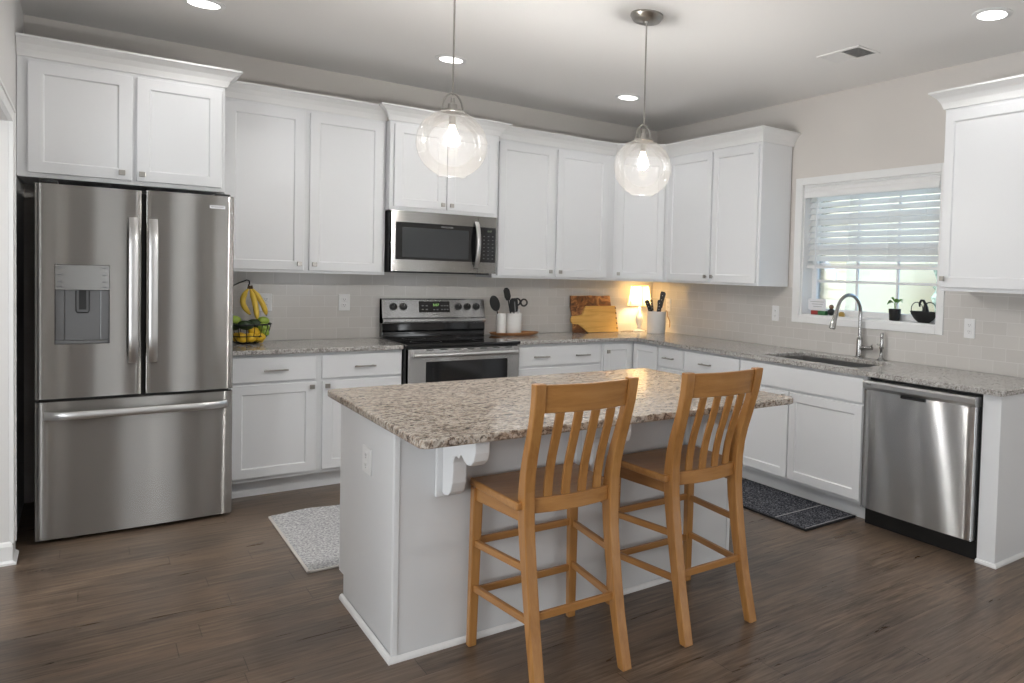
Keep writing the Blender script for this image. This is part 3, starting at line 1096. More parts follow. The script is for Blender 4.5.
obj('countertop', bm, GRAN, loc=(-0.3, -2, CZ_0), bevel=0.007, seg=3, label='long L-shaped speckled grey granite countertop running round the corner to the sink', cat='countertop')

# sink
t = thing('sink', 'stainless undermount sink sunk into the counter below the window', 'sink', (-0.35, -2.55, 0.67))
bm = B()
e = 0.012
x0, x1, y0, y1 = SX0 - 0.006, SX1 + 0.006, SY0 - 0.006, SY1 + 0.006
wbox(bm, x0 - e, x0, y0 - e, y1 + e, 0.69, 0.8813)
wbox(bm, x1, x1 + e, y0 - e, y1 + e, 0.69, 0.8813)
wbox(bm, x0, x1, y0 - e, y0, 0.69, 0.8813)
wbox(bm, x0, x1, y1, y1 + e, 0.69, 0.8813)
wbox(bm, x0, x1, y0, y1, 0.69, 0.70)
part('basin', bm, mat('sink_steel', (0.55, 0.55, 0.55), 0.3, 1.0), t)
bm = B(); lathe(bm, [(0.0, 0.7012), (0.030, 0.7012), (0.042, 0.704), (0.045, 0.7012)], (-0.35, -2.55, 0), 20)
part('drain', bm, CHROME, t, smooth=True)

# faucet
t = thing('faucet', 'brushed nickel gooseneck pull-down faucet behind the sink', 'faucet', (-0.055, -2.575, CZ_1))
bm = B()
lathe(bm, [(0.0, 0.9125), (0.030, 0.9125), (0.030, 0.918), (0.022, 0.924), (0.021, 1.035), (0.019, 1.05), (0.0135, 1.055), (0, 1.055)], (-0.055, -2.575, 0), 20)
part('faucet_body', bm, CHROME, t, smooth=True)
bm = B()
pts = [(-0.055, -2.575, 1.05), (-0.055, -2.575, 1.20)]
for i in range(0, 13):
    a = math.radians(0 + 165 * i / 12)
    pts.append((-0.055 - 0.124 + 0.124 * math.cos(a), -2.575, 1.222 + 0.122 * math.sin(a)))
pts.append((-0.312, -2.575, 1.225))
tube(bm, pts, 0.0125, 12)
part('spout', bm, CHROME, t, smooth=True)
bm = B(); tube(bm, [(-0.308, -2.575, 1.232), (-0.322, -2.575, 1.19), (-0.345, -2.575, 1.125), (-0.348, -2.575, 1.117)], [0.0145, 0.0165, 0.0235, 0.021], 14)
part('spray_head', bm, CHROME, t, smooth=True)
bm = B(); tube(bm, [(-0.055, -2.593, 0.978), (-0.058, -2.645, 0.982), (-0.060, -2.690, 0.985)], [0.017, 0.016, 0.013], 12)
tube(bm, [(-0.060, -2.682, 0.985), (-0.075, -2.700, 1.012)], [0.007, 0.005], 8)
part('lever_handle', bm, CHROME, t, smooth=True)
t = thing('side_sprayer', 'small upright side sprayer on the counter right of the faucet', 'sprayer', (-0.055, -2.745, CZ_1))
bm = B(); lathe(bm, [(0, 0.9125), (0.027, 0.9125), (0.027, 0.917), (0.018, 0.925), (0.0125, 0.935), (0.012, 0.985), (0.017, 0.992), (0.017, 1.0), (0, 1.0)], (-0.055, -2.765, 0), 18)
part('holder', bm, CHROME, t, smooth=True)
bm = B(); lathe(bm, [(0, 1.0003), (0.012, 1.0003), (0.013, 1.03), (0.010, 1.05), (0.012, 1.065), (0.013, 1.085), (0.009, 1.097), (0, 1.099)], (-0.055, -2.765, 0), 16)
tube(bm, [(-0.055, -2.752, 1.012), (-0.060, -2.728, 1.016)], 0.006, 8)
part('spray_head', bm, CHROME, t, smooth=True)

# ------------------------------------------------------------------ refrigerator
FX0, FX1, FN = -4.324, -3.503, 0.90
t = thing('refrigerator', 'stainless steel french door refrigerator with dispenser and bottom freezer drawer', 'refrigerator', (-3.91, -0.5, 0))
bm = B(); box(bm, BW, FX0 + 0.012, FX1 - 0.012, 0.04, 0.835, 0.03, 1.785)
part('case', bm, DARKBODY, t, bevel=0.004)
bm = B()
for fx in (FX0 + 0.08, FX1 - 0.08):
    lathe(bm, [(0, 0.001), (0.02, 0.001), (0.02, 0.0305), (0, 0.0305)], (fx, -0.78, 0), 12)
    lathe(bm, [(0, 0.001), (0.02, 0.001), (0.02, 0.0305), (0, 0.0305)], (fx, -0.12, 0), 12)
part('feet', bm, BLACKP, t)
bm = B(); box(bm, BW, FX0 + 0.02, FX1 - 0.02, 0.78, 0.80, 0.004, 0.0295)
part('kick_grille', bm, BLACKP, t)
# left door with the dispenser cut into it
DX0, DX1, DZa, DZb, DZc = -4.251, -4.040, 1.000, 1.273, 1.401
dl = B()
zt, zb = 1.797, 0.728
LX0, LX1 = FX0, -3.909
BU = 0.009
bulge(dl, BW, LX0, LX1, 0.838, FN, DZc, zt, BU)
bulge(dl, BW, LX0, LX1, 0.838, FN, zb, DZa, BU)
bulge(dl, BW, LX0, DX0, 0.838, FN, DZa, DZc, BU, full=(LX0, LX1))
bulge(dl, BW, DX1, LX1, 0.838, FN, DZa, DZc, BU, full=(LX0, LX1))
box(dl, BW, DX0, DX1, 0.838, 0.848, DZa, DZc)
ld = part('door', dl, STEELX, t, smooth=True, angle=25)
bm = B(); box(bm, BW, DX0 + 0.001, DX1 - 0.001, 0.8485, FN + 0.0095, DZb, DZc - 0.001)
dp = part('dispenser_panel', bm, DISPP, ld, bevel=0.002)
bm = B()
box(bm, BW, DX0 + 0.001, DX0 + 0.036, 0.8485, 0.868, DZa + 0.001, DZb - 0.001)
box(bm, BW, DX1 - 0.036, DX1 - 0.001, 0.8485, 0.868, DZa + 0.001, DZb - 0.001)
box(bm, BW, DX0 + 0.036, DX1 - 0.036, 0.8485, 0.858, DZa + 0.001, DZb - 0.001)
box(bm, BW, DX0 + 0.001, DX1 - 0.001, 0.868, FN - 0.004, DZa + 0.001, DZa + 0.016)
part('dispenser_recess', bm, mat('recess_grey', (0.17, 0.17, 0.172), 0.3, 0.7), ld, bevel=0.002)
bm = B()
cxd = (DX0 + DX1) / 2
tube(bm, [(cxd - 0.026, -0.872, DZb - 0.004), (cxd - 0.026, -0.878, DZb - 0.105), (cxd - 0.020, -0.878, DZb - 0.116), (cxd + 0.020, -0.878, DZb - 0.116), (cxd + 0.026, -0.878, DZb - 0.105), (cxd + 0.026, -0.872, DZb - 0.004)], 0.0028, 8)
box(bm, BW, cxd - 0.014, cxd + 0.014, 0.860, 0.872, DZb - 0.10, DZb - 0.002)
part('dispenser_paddle', bm, BLACKP, ld)
bm = B()
for i in range(2):
    for zz in (1.385, 1.35, 1.315, 1.289):
        xx = (DX0 + 0.012, DX1 - 0.030)[i]
        box(bm, BW, xx, xx + 0.018, FN + 0.0097, FN + 0.0101, zz - 0.0025, zz + 0.0025)
part('panel_marking', bm, PRINTD, ld)
# right door and freezer drawer
bm = B(); bulge(bm, BW, -3.893, FX1, 0.838, FN, zb, 1.802, BU)
rd = part('door', bm, STEELX, t, smooth=True, angle=25)
bm = B(); bulge(bm, BW, FX0, FX1, 0.838, FN, 0.020, 0.712, 0.011)
fd = part('freezer_drawer', bm, STEELX, t, smooth=True, angle=25)
def fr_handle(parent, p0, p1, side, w, F=BW):
    """bar handle bowing outward between two points (u, z)"""
    bm = B()
    N = 16
    a = []
    for i in range(N + 1):
        s = i / N
        u = p0[0] + (p1[0] - p0[0]) * s
        z = p0[1] + (p1[1] - p0[1]) * s
        k = min(1.0, math.sin(PI * s) * 2.6) ** 0.6 if 0 < s < 1 else 0
        n = FN + 0.008 + 0.046 * k
        a.append((u, n, z))
    du, dz = (w / 2, 0) if side == 'v' else (0, w / 2)
    rings = []
    for u, n, z in a:
        rings.append([bm.verts.new(F.p(u - du, n + 0.000, z - dz)), bm.verts.new(F.p(u - du, n + 0.012, z - dz)), bm.verts.new(F.p(u - du * .6, n + 0.017, z - dz * .6)),
                      bm.verts.new(F.p(u + du * .6, n + 0.017, z + dz * .6)), bm.verts.new(F.p(u + du, n + 0.012, z + dz)), bm.verts.new(F.p(u + du, n, z + dz))])
    for A, C_ in zip(rings, rings[1:]):
        for i in range(6):
            j = (i + 1) % 6
            bm.faces.new((A[i], A[j], C_[j], C_[i]))
    bm.faces.new(rings[0]); bm.faces.new(rings[-1][::-1])
    return part('handle', bm, STEELH, parent, smooth=True, angle=50)
fr_handle(ld, (-3.946, 0.895), (-3.946, 1.655), 'v', 0.038)
fr_handle(rd, (-3.864, 0.895), (-3.864, 1.652), 'v', 0.038)
fr_handle(fd, (-4.290, 0.646), (-3.530, 0.646), 'h', 0.038)
bm = B(); box(bm, BW, -3.617, -3.546, FN + 0.0015, FN + 0.0085, 1.7305, 1.7475)
bd = part('brand_badge', bm, mat('badge_silver', (0.75, 0.75, 0.77), 0.3, 0.3), rd)
lettering('FRIGIDAIRE', 0.0115, lambda x, y, d: Vector((-3.5815 + x, -(FN + 0.0086 + d), 1.739 + y)), PRINTD, bd)
bm = B()
for hx in (FX0 + 0.05, FX1 - 0.05):
    box(bm, BW, hx - 0.035, hx + 0.035, 0.74, 0.875, 1.8025, 1.815)
part('hinge_cover', bm, BLACKP, t, bevel=0.003)

# ------------------------------------------------------------------ range
RX0, RX1, RN = -2.4925, -1.6715, 0.645
t = thing('range', 'stainless electric range with black glass cooktop and back control panel', 'stove', (-2.08, -0.33, 0))
bm = B(); box(bm, BW, RX0 + 0.002, RX1 - 0.002, 0.02, RN, 0.02, 0.895)
part('body', bm, DARKBODY, t, bevel=0.003)
bm = B()
for fx in (RX0 + 0.06, RX1 - 0.06):
    for fy in (-0.1, -0.56):
        lathe(bm, [(0, 0.0005), (0.018, 0.0005), (0.018, 0.0205), (0, 0.0205)], (fx, fy, 0), 10)
part('feet', bm, BLACKP, t)
bm = B(); box(bm, BW, RX0 + 0.001, RX1 - 0.001, 0.085, 0.695, 0.8953, 0.917)
part('cooktop', bm, BLACKG, t, bevel=0.006, seg=3)
bm = B()
for bx, by, rr in ((-2.30, -0.50, 0.105), (-1.87, -0.50, 0.085), (-2.30, -0.24, 0.080), (-1.87, -0.24, 0.105)):
    lathe(bm, [(rr - 0.002, 0.9172), (rr, 0.9172), (rr, 0.9174), (rr - 0.002, 0.9174), (rr - 0.002, 0.9172)], (bx, by, 0), 40)
part('burner_ring', bm, mat('burner_print', (0.10, 0.10, 0.10), 0.3), t)
# backguard: black riser, then the leaning steel panel
GX0, GX1 = -2.478, -1.700
bm = B()
profile_prism(bm, [(0.022, 0.9175), (0.085, 0.9175), (0.084, 0.955), (0.092, 0.965), (0.092, 1.020), (0.022, 1.020)], lambda p, s: BW.p((GX0, GX1)[s], p[0], p[1]))
part('backguard_riser', bm, BLACKG, t, bevel=0.003)
bm = B()
profile_prism(bm, [(0.022, 1.0205), (0.105, 1.0205), (0.113, 1.034), (0.113, 1.052), (0.094, 1.062), (0.066, 1.196), (0.058, 1.2035), (0.022, 1.2035)], lambda p, s: BW.p((GX0, GX1)[s], p[0], p[1]))
RSTEEL = steel('range_steel', (0.60, 0.60, 0.60), 0.25, 'X')
bg_ = part('control_panel', bm, RSTEEL, t, bevel=0.002)
def cp(x, h, d=0.0):
    """point on the slanted control panel at world x and height h"""
    s = (h - 1.062) / (1.196 - 1.062)
    n = 0.094 + (0.066 - 0.094) * s
    nn = Vector((0, -0.979, 0.204))
    return BW.p(x, n, h) + nn * d
for kx in (-2.398, -2.326, -1.912, -1.840, -1.768):
    bm = B()
    c0 = cp(kx, 1.143, 0.0005)
    nn = Vector((0, -0.979, 0.204))
    tube(bm, [c0, c0 + nn * 0.006, c0 + nn * 0.0065, c0 + nn * 0.024, c0 + nn * 0.026], [0.0275, 0.0275, 0.024, 0.021, 0.018], 20)
    k = part('knob', bm, BLACKP, bg_, smooth=True, angle=35)
    bm = B()
    up = Vector((0, 0.204, 0.979))
    q = c0 + nn * 0.0265
    vs = [bm.verts.new(q + Vector((sx * 0.0015, 0, 0)) + up * sz) for sx, sz in ((-1, 0.003), (1, 0.003), (1, 0.018), (-1, 0.018))]
    bm.faces.new(vs)
    obj('pointer_mark', bm, PRINTW, k)
bm = B()
profile_prism(bm, [(-2.212, 1.184), (-1.980, 1.184), (-1.980, 1.100), (-2.212, 1.100)], lambda p, s: cp(p[0], p[1], (0.0005, 0.003)[s]))
dsp = part('display', bm, BLACKG, bg_)
lettering('5:07', 0.026, lambda x, y, d: cp(-2.085 + x, 1.155 + y, 0.0031 + d), LEDG, dsp, 'clock_digits')
bm = B()
for gx, gy in [(-2.185, 1.150), (-2.155, 1.150), (-2.185, 1.122), (-2.155, 1.122), (-2.04, 1.150), (-2.018, 1.150), (-1.997, 1.150), (-2.04, 1.122), (-2.018, 1.122), (-1.997, 1.122), (-2.10, 1.120), (-2.075, 1.120)]:
    profile_prism(bm, [(gx - 0.007, gy + 0.003), (gx + 0.007, gy + 0.003), (gx + 0.007, gy - 0.003), (gx - 0.007, gy - 0.003)], lambda p, s: cp(p[0], p[1], (0.0031, 0.0035)[s]))
part('key_marks', bm, PRINTW, dsp)
lettering('FRIGIDAIRE', 0.012, lambda x, y, d: cp(-2.075 + x, 1.082 + y, 0.0006 + d), PRINTD, bg_)
# oven door, handle, drawer
bm = B()
box(bm, BW, RX0 + 0.012, RX1 - 0.012, RN + 0.001, 0.690, 0.795, 0.882)
box(bm, BW, RX0 + 0.012, -2.362, RN + 0.001, 0.690, 0.255, 0.795)
box(bm, BW, -1.772, RX1 - 0.012, RN + 0.001, 0.690, 0.255, 0.795)
box(bm, BW, -2.362, -1.772, RN + 0.001, 0.690, 0.255, 0.36)
od = part('oven_door', bm, RSTEEL, t)
bm = B(); box(bm, BW, -2.361, -1.773, RN + 0.002, 0.687, 0.361, 0.794)
part('oven_window', bm, BLACKG, od)
for i in range(7):
    bm = B()
    x = -2.36 + i * 0.095
    box(bm, BW, x, x + 0.05, 0.6895, 0.6912, 0.872, 0.878)
    part('vent_slot', bm, BLACKP, od)
bm = B()
hp = []
for i in range(15):
    s = i / 14
    hp.append((-2.455 + 0.745 * s, -(0.728 + 0.010 * math.sin(PI * s)), 0.843))
tube(bm, hp, 0.0145, 12)
for hx in (-2.44, -1.725):
    tube(bm, [(hx, -0.6905, 0.843), (hx, -0.728, 0.843)], 0.011, 10)
part('handle', bm, STEELH, od, smooth=True)
bm = B(); box(bm, BW, RX0 + 0.012, RX1 - 0.012, RN + 0.001, 0.690, 0.055, 0.248)
part('storage_drawer', bm, STEELX, t, bevel=0.004)

# ------------------------------------------------------------------ microwave
MX0, MX1, MZ0, MZ1, MF = -2.5225, -1.7625, 1.4120, 1.8355, 0.425
t = thing('microwave', 'stainless over-the-range microwave with dark window and curved handle', 'microwave', (-2.14, -0.2, MZ0))
bm = B(); box(bm, BW, MX0, MX1, 0.012, 0.385, MZ0, MZ1)
part('case', bm, DARKBODY, t, bevel=0.002)
bm = B()
XS = -1.905
box(bm, BW, MX0, XS - 0.002, 0.3855, MF, 1.757, MZ1)
box(bm, BW, MX0, XS - 0.002, 0.3855, MF, MZ0, 1.494)
box(bm, BW, MX0, -2.494, 0.3855, MF, 1.494, 1.757)
md = part('door', bm, STEELX, t)
bm = B(); box(bm, BW, -2.4935, XS - 0.002, 0.3855, MF - 0.001, 1.4945, 1.7565)
dw = part('door_glass', bm, BLACKG, md)
bm = B(); box(bm, BW, -2.450, -1.975, MF - 0.0008, MF + 0.0002, 1.512, 1.722)
obj('window_mesh', bm, mat('mesh_window', (0.028, 0.032, 0.036), 0.10, spec=0.8), md)
lettering('FRIGIDAIRE', 0.017, lambda x, y, d: Vector((-2.135 + x, -(MF - 0.0007 + d), 1.738 + y)), PRINTW, md)
bm = B()
box(bm, BW, XS, MX1, 0.3855, MF, 1.757, MZ1)
box(bm, BW, XS, MX1, 0.3855, MF, MZ0, 1.494)
box(bm, BW, MX1 - 0.006, MX1, 0.3855, MF, 1.494, 1.757)
part('control_frame', bm, STEELX, t)
bm = B(); box(bm, BW, XS, MX1 - 0.0065, 0.3855, MF - 0.0005, 1.4945, 1.7565)
kp = part('control_keypad', bm, BLACKG, t)
bm = B()
for r in range(7):
    for c in range(3):
        kx, kz = -1.858 + c * 0.034, 1.690 - r * 0.028
        box(bm, BW, kx - 0.006, kx + 0.006, MF - 0.0004, MF + 0.0002, kz - 0.0028, kz + 0.0028)
part('key_mark', bm, mat('dim_key_print', (0.13, 0.13, 0.13), 0.5), kp)
lettering('5:07', 0.020, lambda x, y, d: Vector((-1.815 + x, -(MF - 0.0003 + d), 1.728 + y)), mat('dim_display', (0.05, 0.06, 0.04), 0.4, emit=(0.5, 0.6, 0.4), estr=0.3), kp, 'clock_digits')
bm = B()
rings = []
N = 14
for i in range(N + 1):
    s = i / N
    z = 1.450 + 0.345 * s
    n = MF + 0.004 + 0.048 * math.sin(PI * s) ** 0.7 if 0 < s < 1 else MF + 0.0005
    rings.append([bm.verts.new(BW.p(-1.920 + dx, n + dn, z)) for dx, dn in ((-0.015, 0), (-0.015, 0.008), (-0.008, 0.014), (0.008, 0.014), (0.015, 0.008), (0.015, 0))])
for A, C_ in zip(rings, rings[1:]):
    for i in range(6):
        j = (i + 1) % 6
        bm.faces.new((A[i], A[j], C_[j], C_[i]))
bm.faces.new(rings[0]); bm.faces.new(rings[-1][::-1])
part('handle', bm, STEELH, md, smooth=True, angle=50)
bm = B(); box(bm, BW, MX0 + 0.03, MX1 - 0.03, 0.06, 0.37, MZ0 - 0.012, MZ0 - 0.0003)
part('bottom_grille', bm, BLACKP, t)

# ------------------------------------------------------------------ dishwasher
DY0, DY1, DN = 3.102, 3.832, 0.652
t = thing('dishwasher', 'stainless dishwasher under the counter right of the sink cabinet', 'dishwasher', (-0.35, -3.47, 0))
bm = B(); box(bm, RW, DY0 + 0.004, DY1 + 0.010, 0.02, 0.595, 0.0, 0.872)
part('tub', bm, BLACKP, t)
bm = B(); box(bm, RW, DY0 + 0.004, DY1 + 0.010, 0.5955, 0.600, 0.004, 0.10)
part('kick_plate', bm, BLACKP, t)
bm = B(); bulge(bm, RW, DY0, DY1, 0.6005, DN - 0.004, 0.108, 0.806, 0.008)
dd = part('door', bm, STEELY, t, smooth=True, angle=25)
bm = B()
NS = 12
us = [DY0 + (DY1 - DY0) * i / NS for i in range(NS + 1)]
def dwb(s):
    return 0.008 * (1 - (2 * s - 1) ** 2)
rings = []
for i, u in enumerate(us):
    b_ = dwb(i / NS)
    rings.append([bm.verts.new(RW.p(u, n, z)) for n, z in ((0.6005, 0.8065), (DN - 0.006 + b_, 0.8065), (DN + 0.012 + b_, 0.826), (DN + 0.012 + b_, 0.850), (DN + 0.002 + b_, 0.8605), (0.6005, 0.8605))])
for A, C_ in zip(rings, rings[1:]):
    for i in range(6):
        j = (i + 1) % 6
        bm.faces.new((A[i], A[j], C_[j], C_[i]))
bm.faces.new(rings[0]); bm.faces.new(rings[-1][::-1])
ds = part('handle_strip', bm, mat('strip_steel', (0.60, 0.60, 0.59), 0.33, 1.0), t, smooth=True, angle=25)
bm = B(); box(bm, RW, 3.37, 3.53, DN + 0.0005, DN + 0.0085, 0.790, 0.806)
part('pocket_grip', bm, BLACKP, dd)
lettering('FRIGIDAIRE', 0.014, lambda x, y, d: RW.p(3.165 + x, DN + 0.0138 + d, 0.842 + y), PRINTD, ds)

# ------------------------------------------------------------------ island
IX0, IX1, IY0, IY1 = -3.285, -1.670, -3.090, -2.335
IZ = 0.852
t = thing('kitchen_island', 'white kitchen island cabinet standing in the middle of the floor', 'island', ((IX0 + IX1) / 2, (IY0 + IY1) / 2, 0))
bm = B()
profile_prism(bm, [(IY0 + 0.001, 0.0), (IY1 - 0.075, 0.0), (IY1 - 0.075, 0.10), (IY1, 0.10), (IY1, IZ), (IY0 + 0.001, IZ)], lambda p, s: Vector(((IX0, IX1)[s], p[0], p[1])))
part('cabinet_body', bm, ISLW, t)
for cx in (IX0, IX1):
    bm = B()
    wbox(bm, cx - 0.004 if cx == IX0 else cx - 0.016, cx + 0.016 if cx == IX0 else cx + 0.004, IY0 - 0.004, IY0 + 0.016, 0.0, IZ)
    part('corner_bead', bm, WHITE, t, bevel=0.002)
bm = B()
crown_sweep.z = 0.0
shoe = [(0, 0), (0.013, 0), (0.013, 0.008), (0.009, 0.017), (0, 0.022)]
crown_sweep(bm, [(IX0 - 0.0045, IY1 - 0.076), (IX0 - 0.0045, IY0 - 0.0045), (IX1 + 0.0045, IY0 - 0.0045), (IX1 + 0.0045, IY1 - 0.076)][::-1], prof=[(-o, h) for o, h in shoe])
crown_sweep.z = 2.455
part('shoe_moulding', bm, TRIMW, t)
# doors on the range side
for k in range(3):
    u0 = -(IX1 - 0.012) + k * 0.532
    F = Fr((0, IY1), (-1, 0), (0, 1))
    door(F, u0, u0 + 0.52, 0.13, 0.66, 0.0003, t, None)
    drawer(F, u0, u0 + 0.52, 0.68, 0.83, 0.0003, t, (u0 + 0.26,))
bm = B()
for px0, px1 in ((IX0 - 0.012, IX0 - 0.0005), (IX1 + 0.0005, IX1 + 0.012)):
    pass
bm.free()
# corbels
def corbel(cx):
    c = part_empty = None
    zt = IZ - 0.001
    bm = B()
    wbox(bm, cx - 0.048, cx + 0.048, IY0 - 0.018, IY0 - 0.0003, zt - 0.265, zt)
    pl = part('corbel', bm, WHITE, t, bevel=0.003)
    y0 = IY0 - 0.0183
    out = [(0, 0), (0.285, 0), (0.300, -0.012), (0.300, -0.045), (0.288, -0.075), (0.262, -0.094), (0.228, -0.098), (0.200, -0.088), (0.180, -0.074), (0.165, -0.078), (0.155, -0.092), (0.132, -0.086), (0.112, -0.094), (0.101, -0.116), (0.100, -0.150), (0.096, -0.195), (0.080, -0.230), (0.050, -0.250), (0.015, -0.254), (0, -0.250)]
    bm = B()
    profile_prism(bm, out, lambda p, s: Vector((cx + (-0.027, 0.027)[s], y0 - p[0], zt + p[1])))
    obj('bracket', bm, WHITE, pl, bevel=0.004)
for cx in (-3.095, -2.51, -1.923):
    corbel(cx)
# island top
TX0, TX1, TY0, TY1 = -3.318, -1.590, -3.452, -2.205
bm = B()
rc = 0.035
poly_prism(bm, arc(TX0 + rc, TY0 + rc, rc, 180, 270, 5) + arc(TX1 - rc, TY0 + rc, rc, 270, 360, 5) + arc(TX1 - rc, TY1 - rc, rc, 0, 90, 5) + arc(TX0 + rc, TY1 - rc, rc, 90, 180, 5), [], IZ + 0.0003, IZ + 0.031)
obj('island_countertop', bm, GRANI, loc=(-2.5, -2.8, IZ), bevel=0.007, seg=3, label='brown and cream speckled granite slab on top of the island', cat='countertop')

# ------------------------------------------------------------------ outlets
def outlet(F, u, n, z, label, w=0.075, h=0.120, kind='duplex'):
    c = F.p(u, n, z)
    o = thing('wall_outlet', label, 'outlet', tuple(c))
    bm = B(); box(bm, F, u - w / 2, u + w / 2, n, n + 0.006, z - h / 2, z + h / 2)
    p = part('cover_plate', bm, WHITEP, o, bevel=0.003)
    for s in (-1, 1):
        bm = B(); box(bm, F, u - 0.017, u + 0.017, n + 0.0058, n + 0.009, z + s * 0.020 - 0.014, z + s * 0.020 + 0.014)
        rc_ = obj('receptacle', bm, WHITEP, p, bevel=0.004)
        bm = B()
        for dx in (-0.006, 0.006):
            box(bm, F, u + dx - 0.0011, u + dx + 0.0011, n + 0.0088, n + 0.0094, z + s * 0.020 - 0.002, z + s * 0.020 + 0.007)
        box(bm, F, u - 0.002, u + 0.002, n + 0.0088, n + 0.0094, z + s * 0.020 - 0.010, z + s * 0.020 - 0.006)
        obj('slots', bm, mat_slot, p)
    return o
mat_slot = mat('slot_dark', (0.10, 0.10, 0.10), 0.6)
outlet(BW, -3.206, 0.0103, 1.173, 'white wall outlet on the tile behind the hanging bananas')
outlet(BW, -2.717, 0.0103, 1.173, 'white wall outlet on the tile left of the range')
outlet(RW, 1.695, 0.0103, 1.168, 'white wall outlet on the tile left of the sink window')
outlet(RW, 3.392, 0.0103, 1.171, 'white wall outlet on the tile right of the sink window')
outlet(RW, 0.274, 0.0103, 1.165, 'white wall outlet on the tile behind the knife crock')
ISL = Fr((IX0, 0), (0, -1), (-1, 0))
outlet(ISL, 2.750, 0.0003, 0.672, 'white outlet on the end panel of the island', 0.115, 0.105)

# ------------------------------------------------------------------ bar stools
def stool_post_y(z):
    P = [(0.0, -0.250), (0.10, -0.216), (0.20, -0.188), (0.37, -0.151), (0.50, -0.127), (0.60, -0.115), (0.71, -0.121), (0.80, -0.146), (0.87, -0.176), (0.98, -0.213), (1.065, -0.226)]
    for (z0, y0), (z1, y1) in zip(P, P[1:]):
        if z <= z1:
            s = (z - z0) / (z1 - z0)
            return y0 + (y1 - y0) * s
    return P[-1][1]
def smooth_y(z):
    return (stool_post_y(max(0, z - 0.05)) + 2 * stool_post_y(z) + stool_post_y(min(1.065, z + 0.05))) / 4

def sweep_rect(bm, pts, hx, hy, ax=Vector((1, 0, 0)), ay=Vector((0, 1, 0))):
    rings = []
    for i, p in enumerate(pts):
        p = Vector(p)
        rx = hx[i] if isinstance(hx, (list, tuple)) else hx
        ry = hy[i] if isinstance(hy, (list, tuple)) else hy
        rings.append([bm.verts.new(p + ax * sx * rx + ay * sy * ry) for sx, sy in ((-1, -1), (1, -1), (1, 1), (-1, 1))])
    for A, C_ in zip(rings, rings[1:]):
        for i in range(4):
            j = (i + 1) % 4
            bm.faces.new((A[i], A[j], C_[j], C_[i]))
    bm.faces.new(rings[0][::-1]); bm.faces.new(rings[-1])

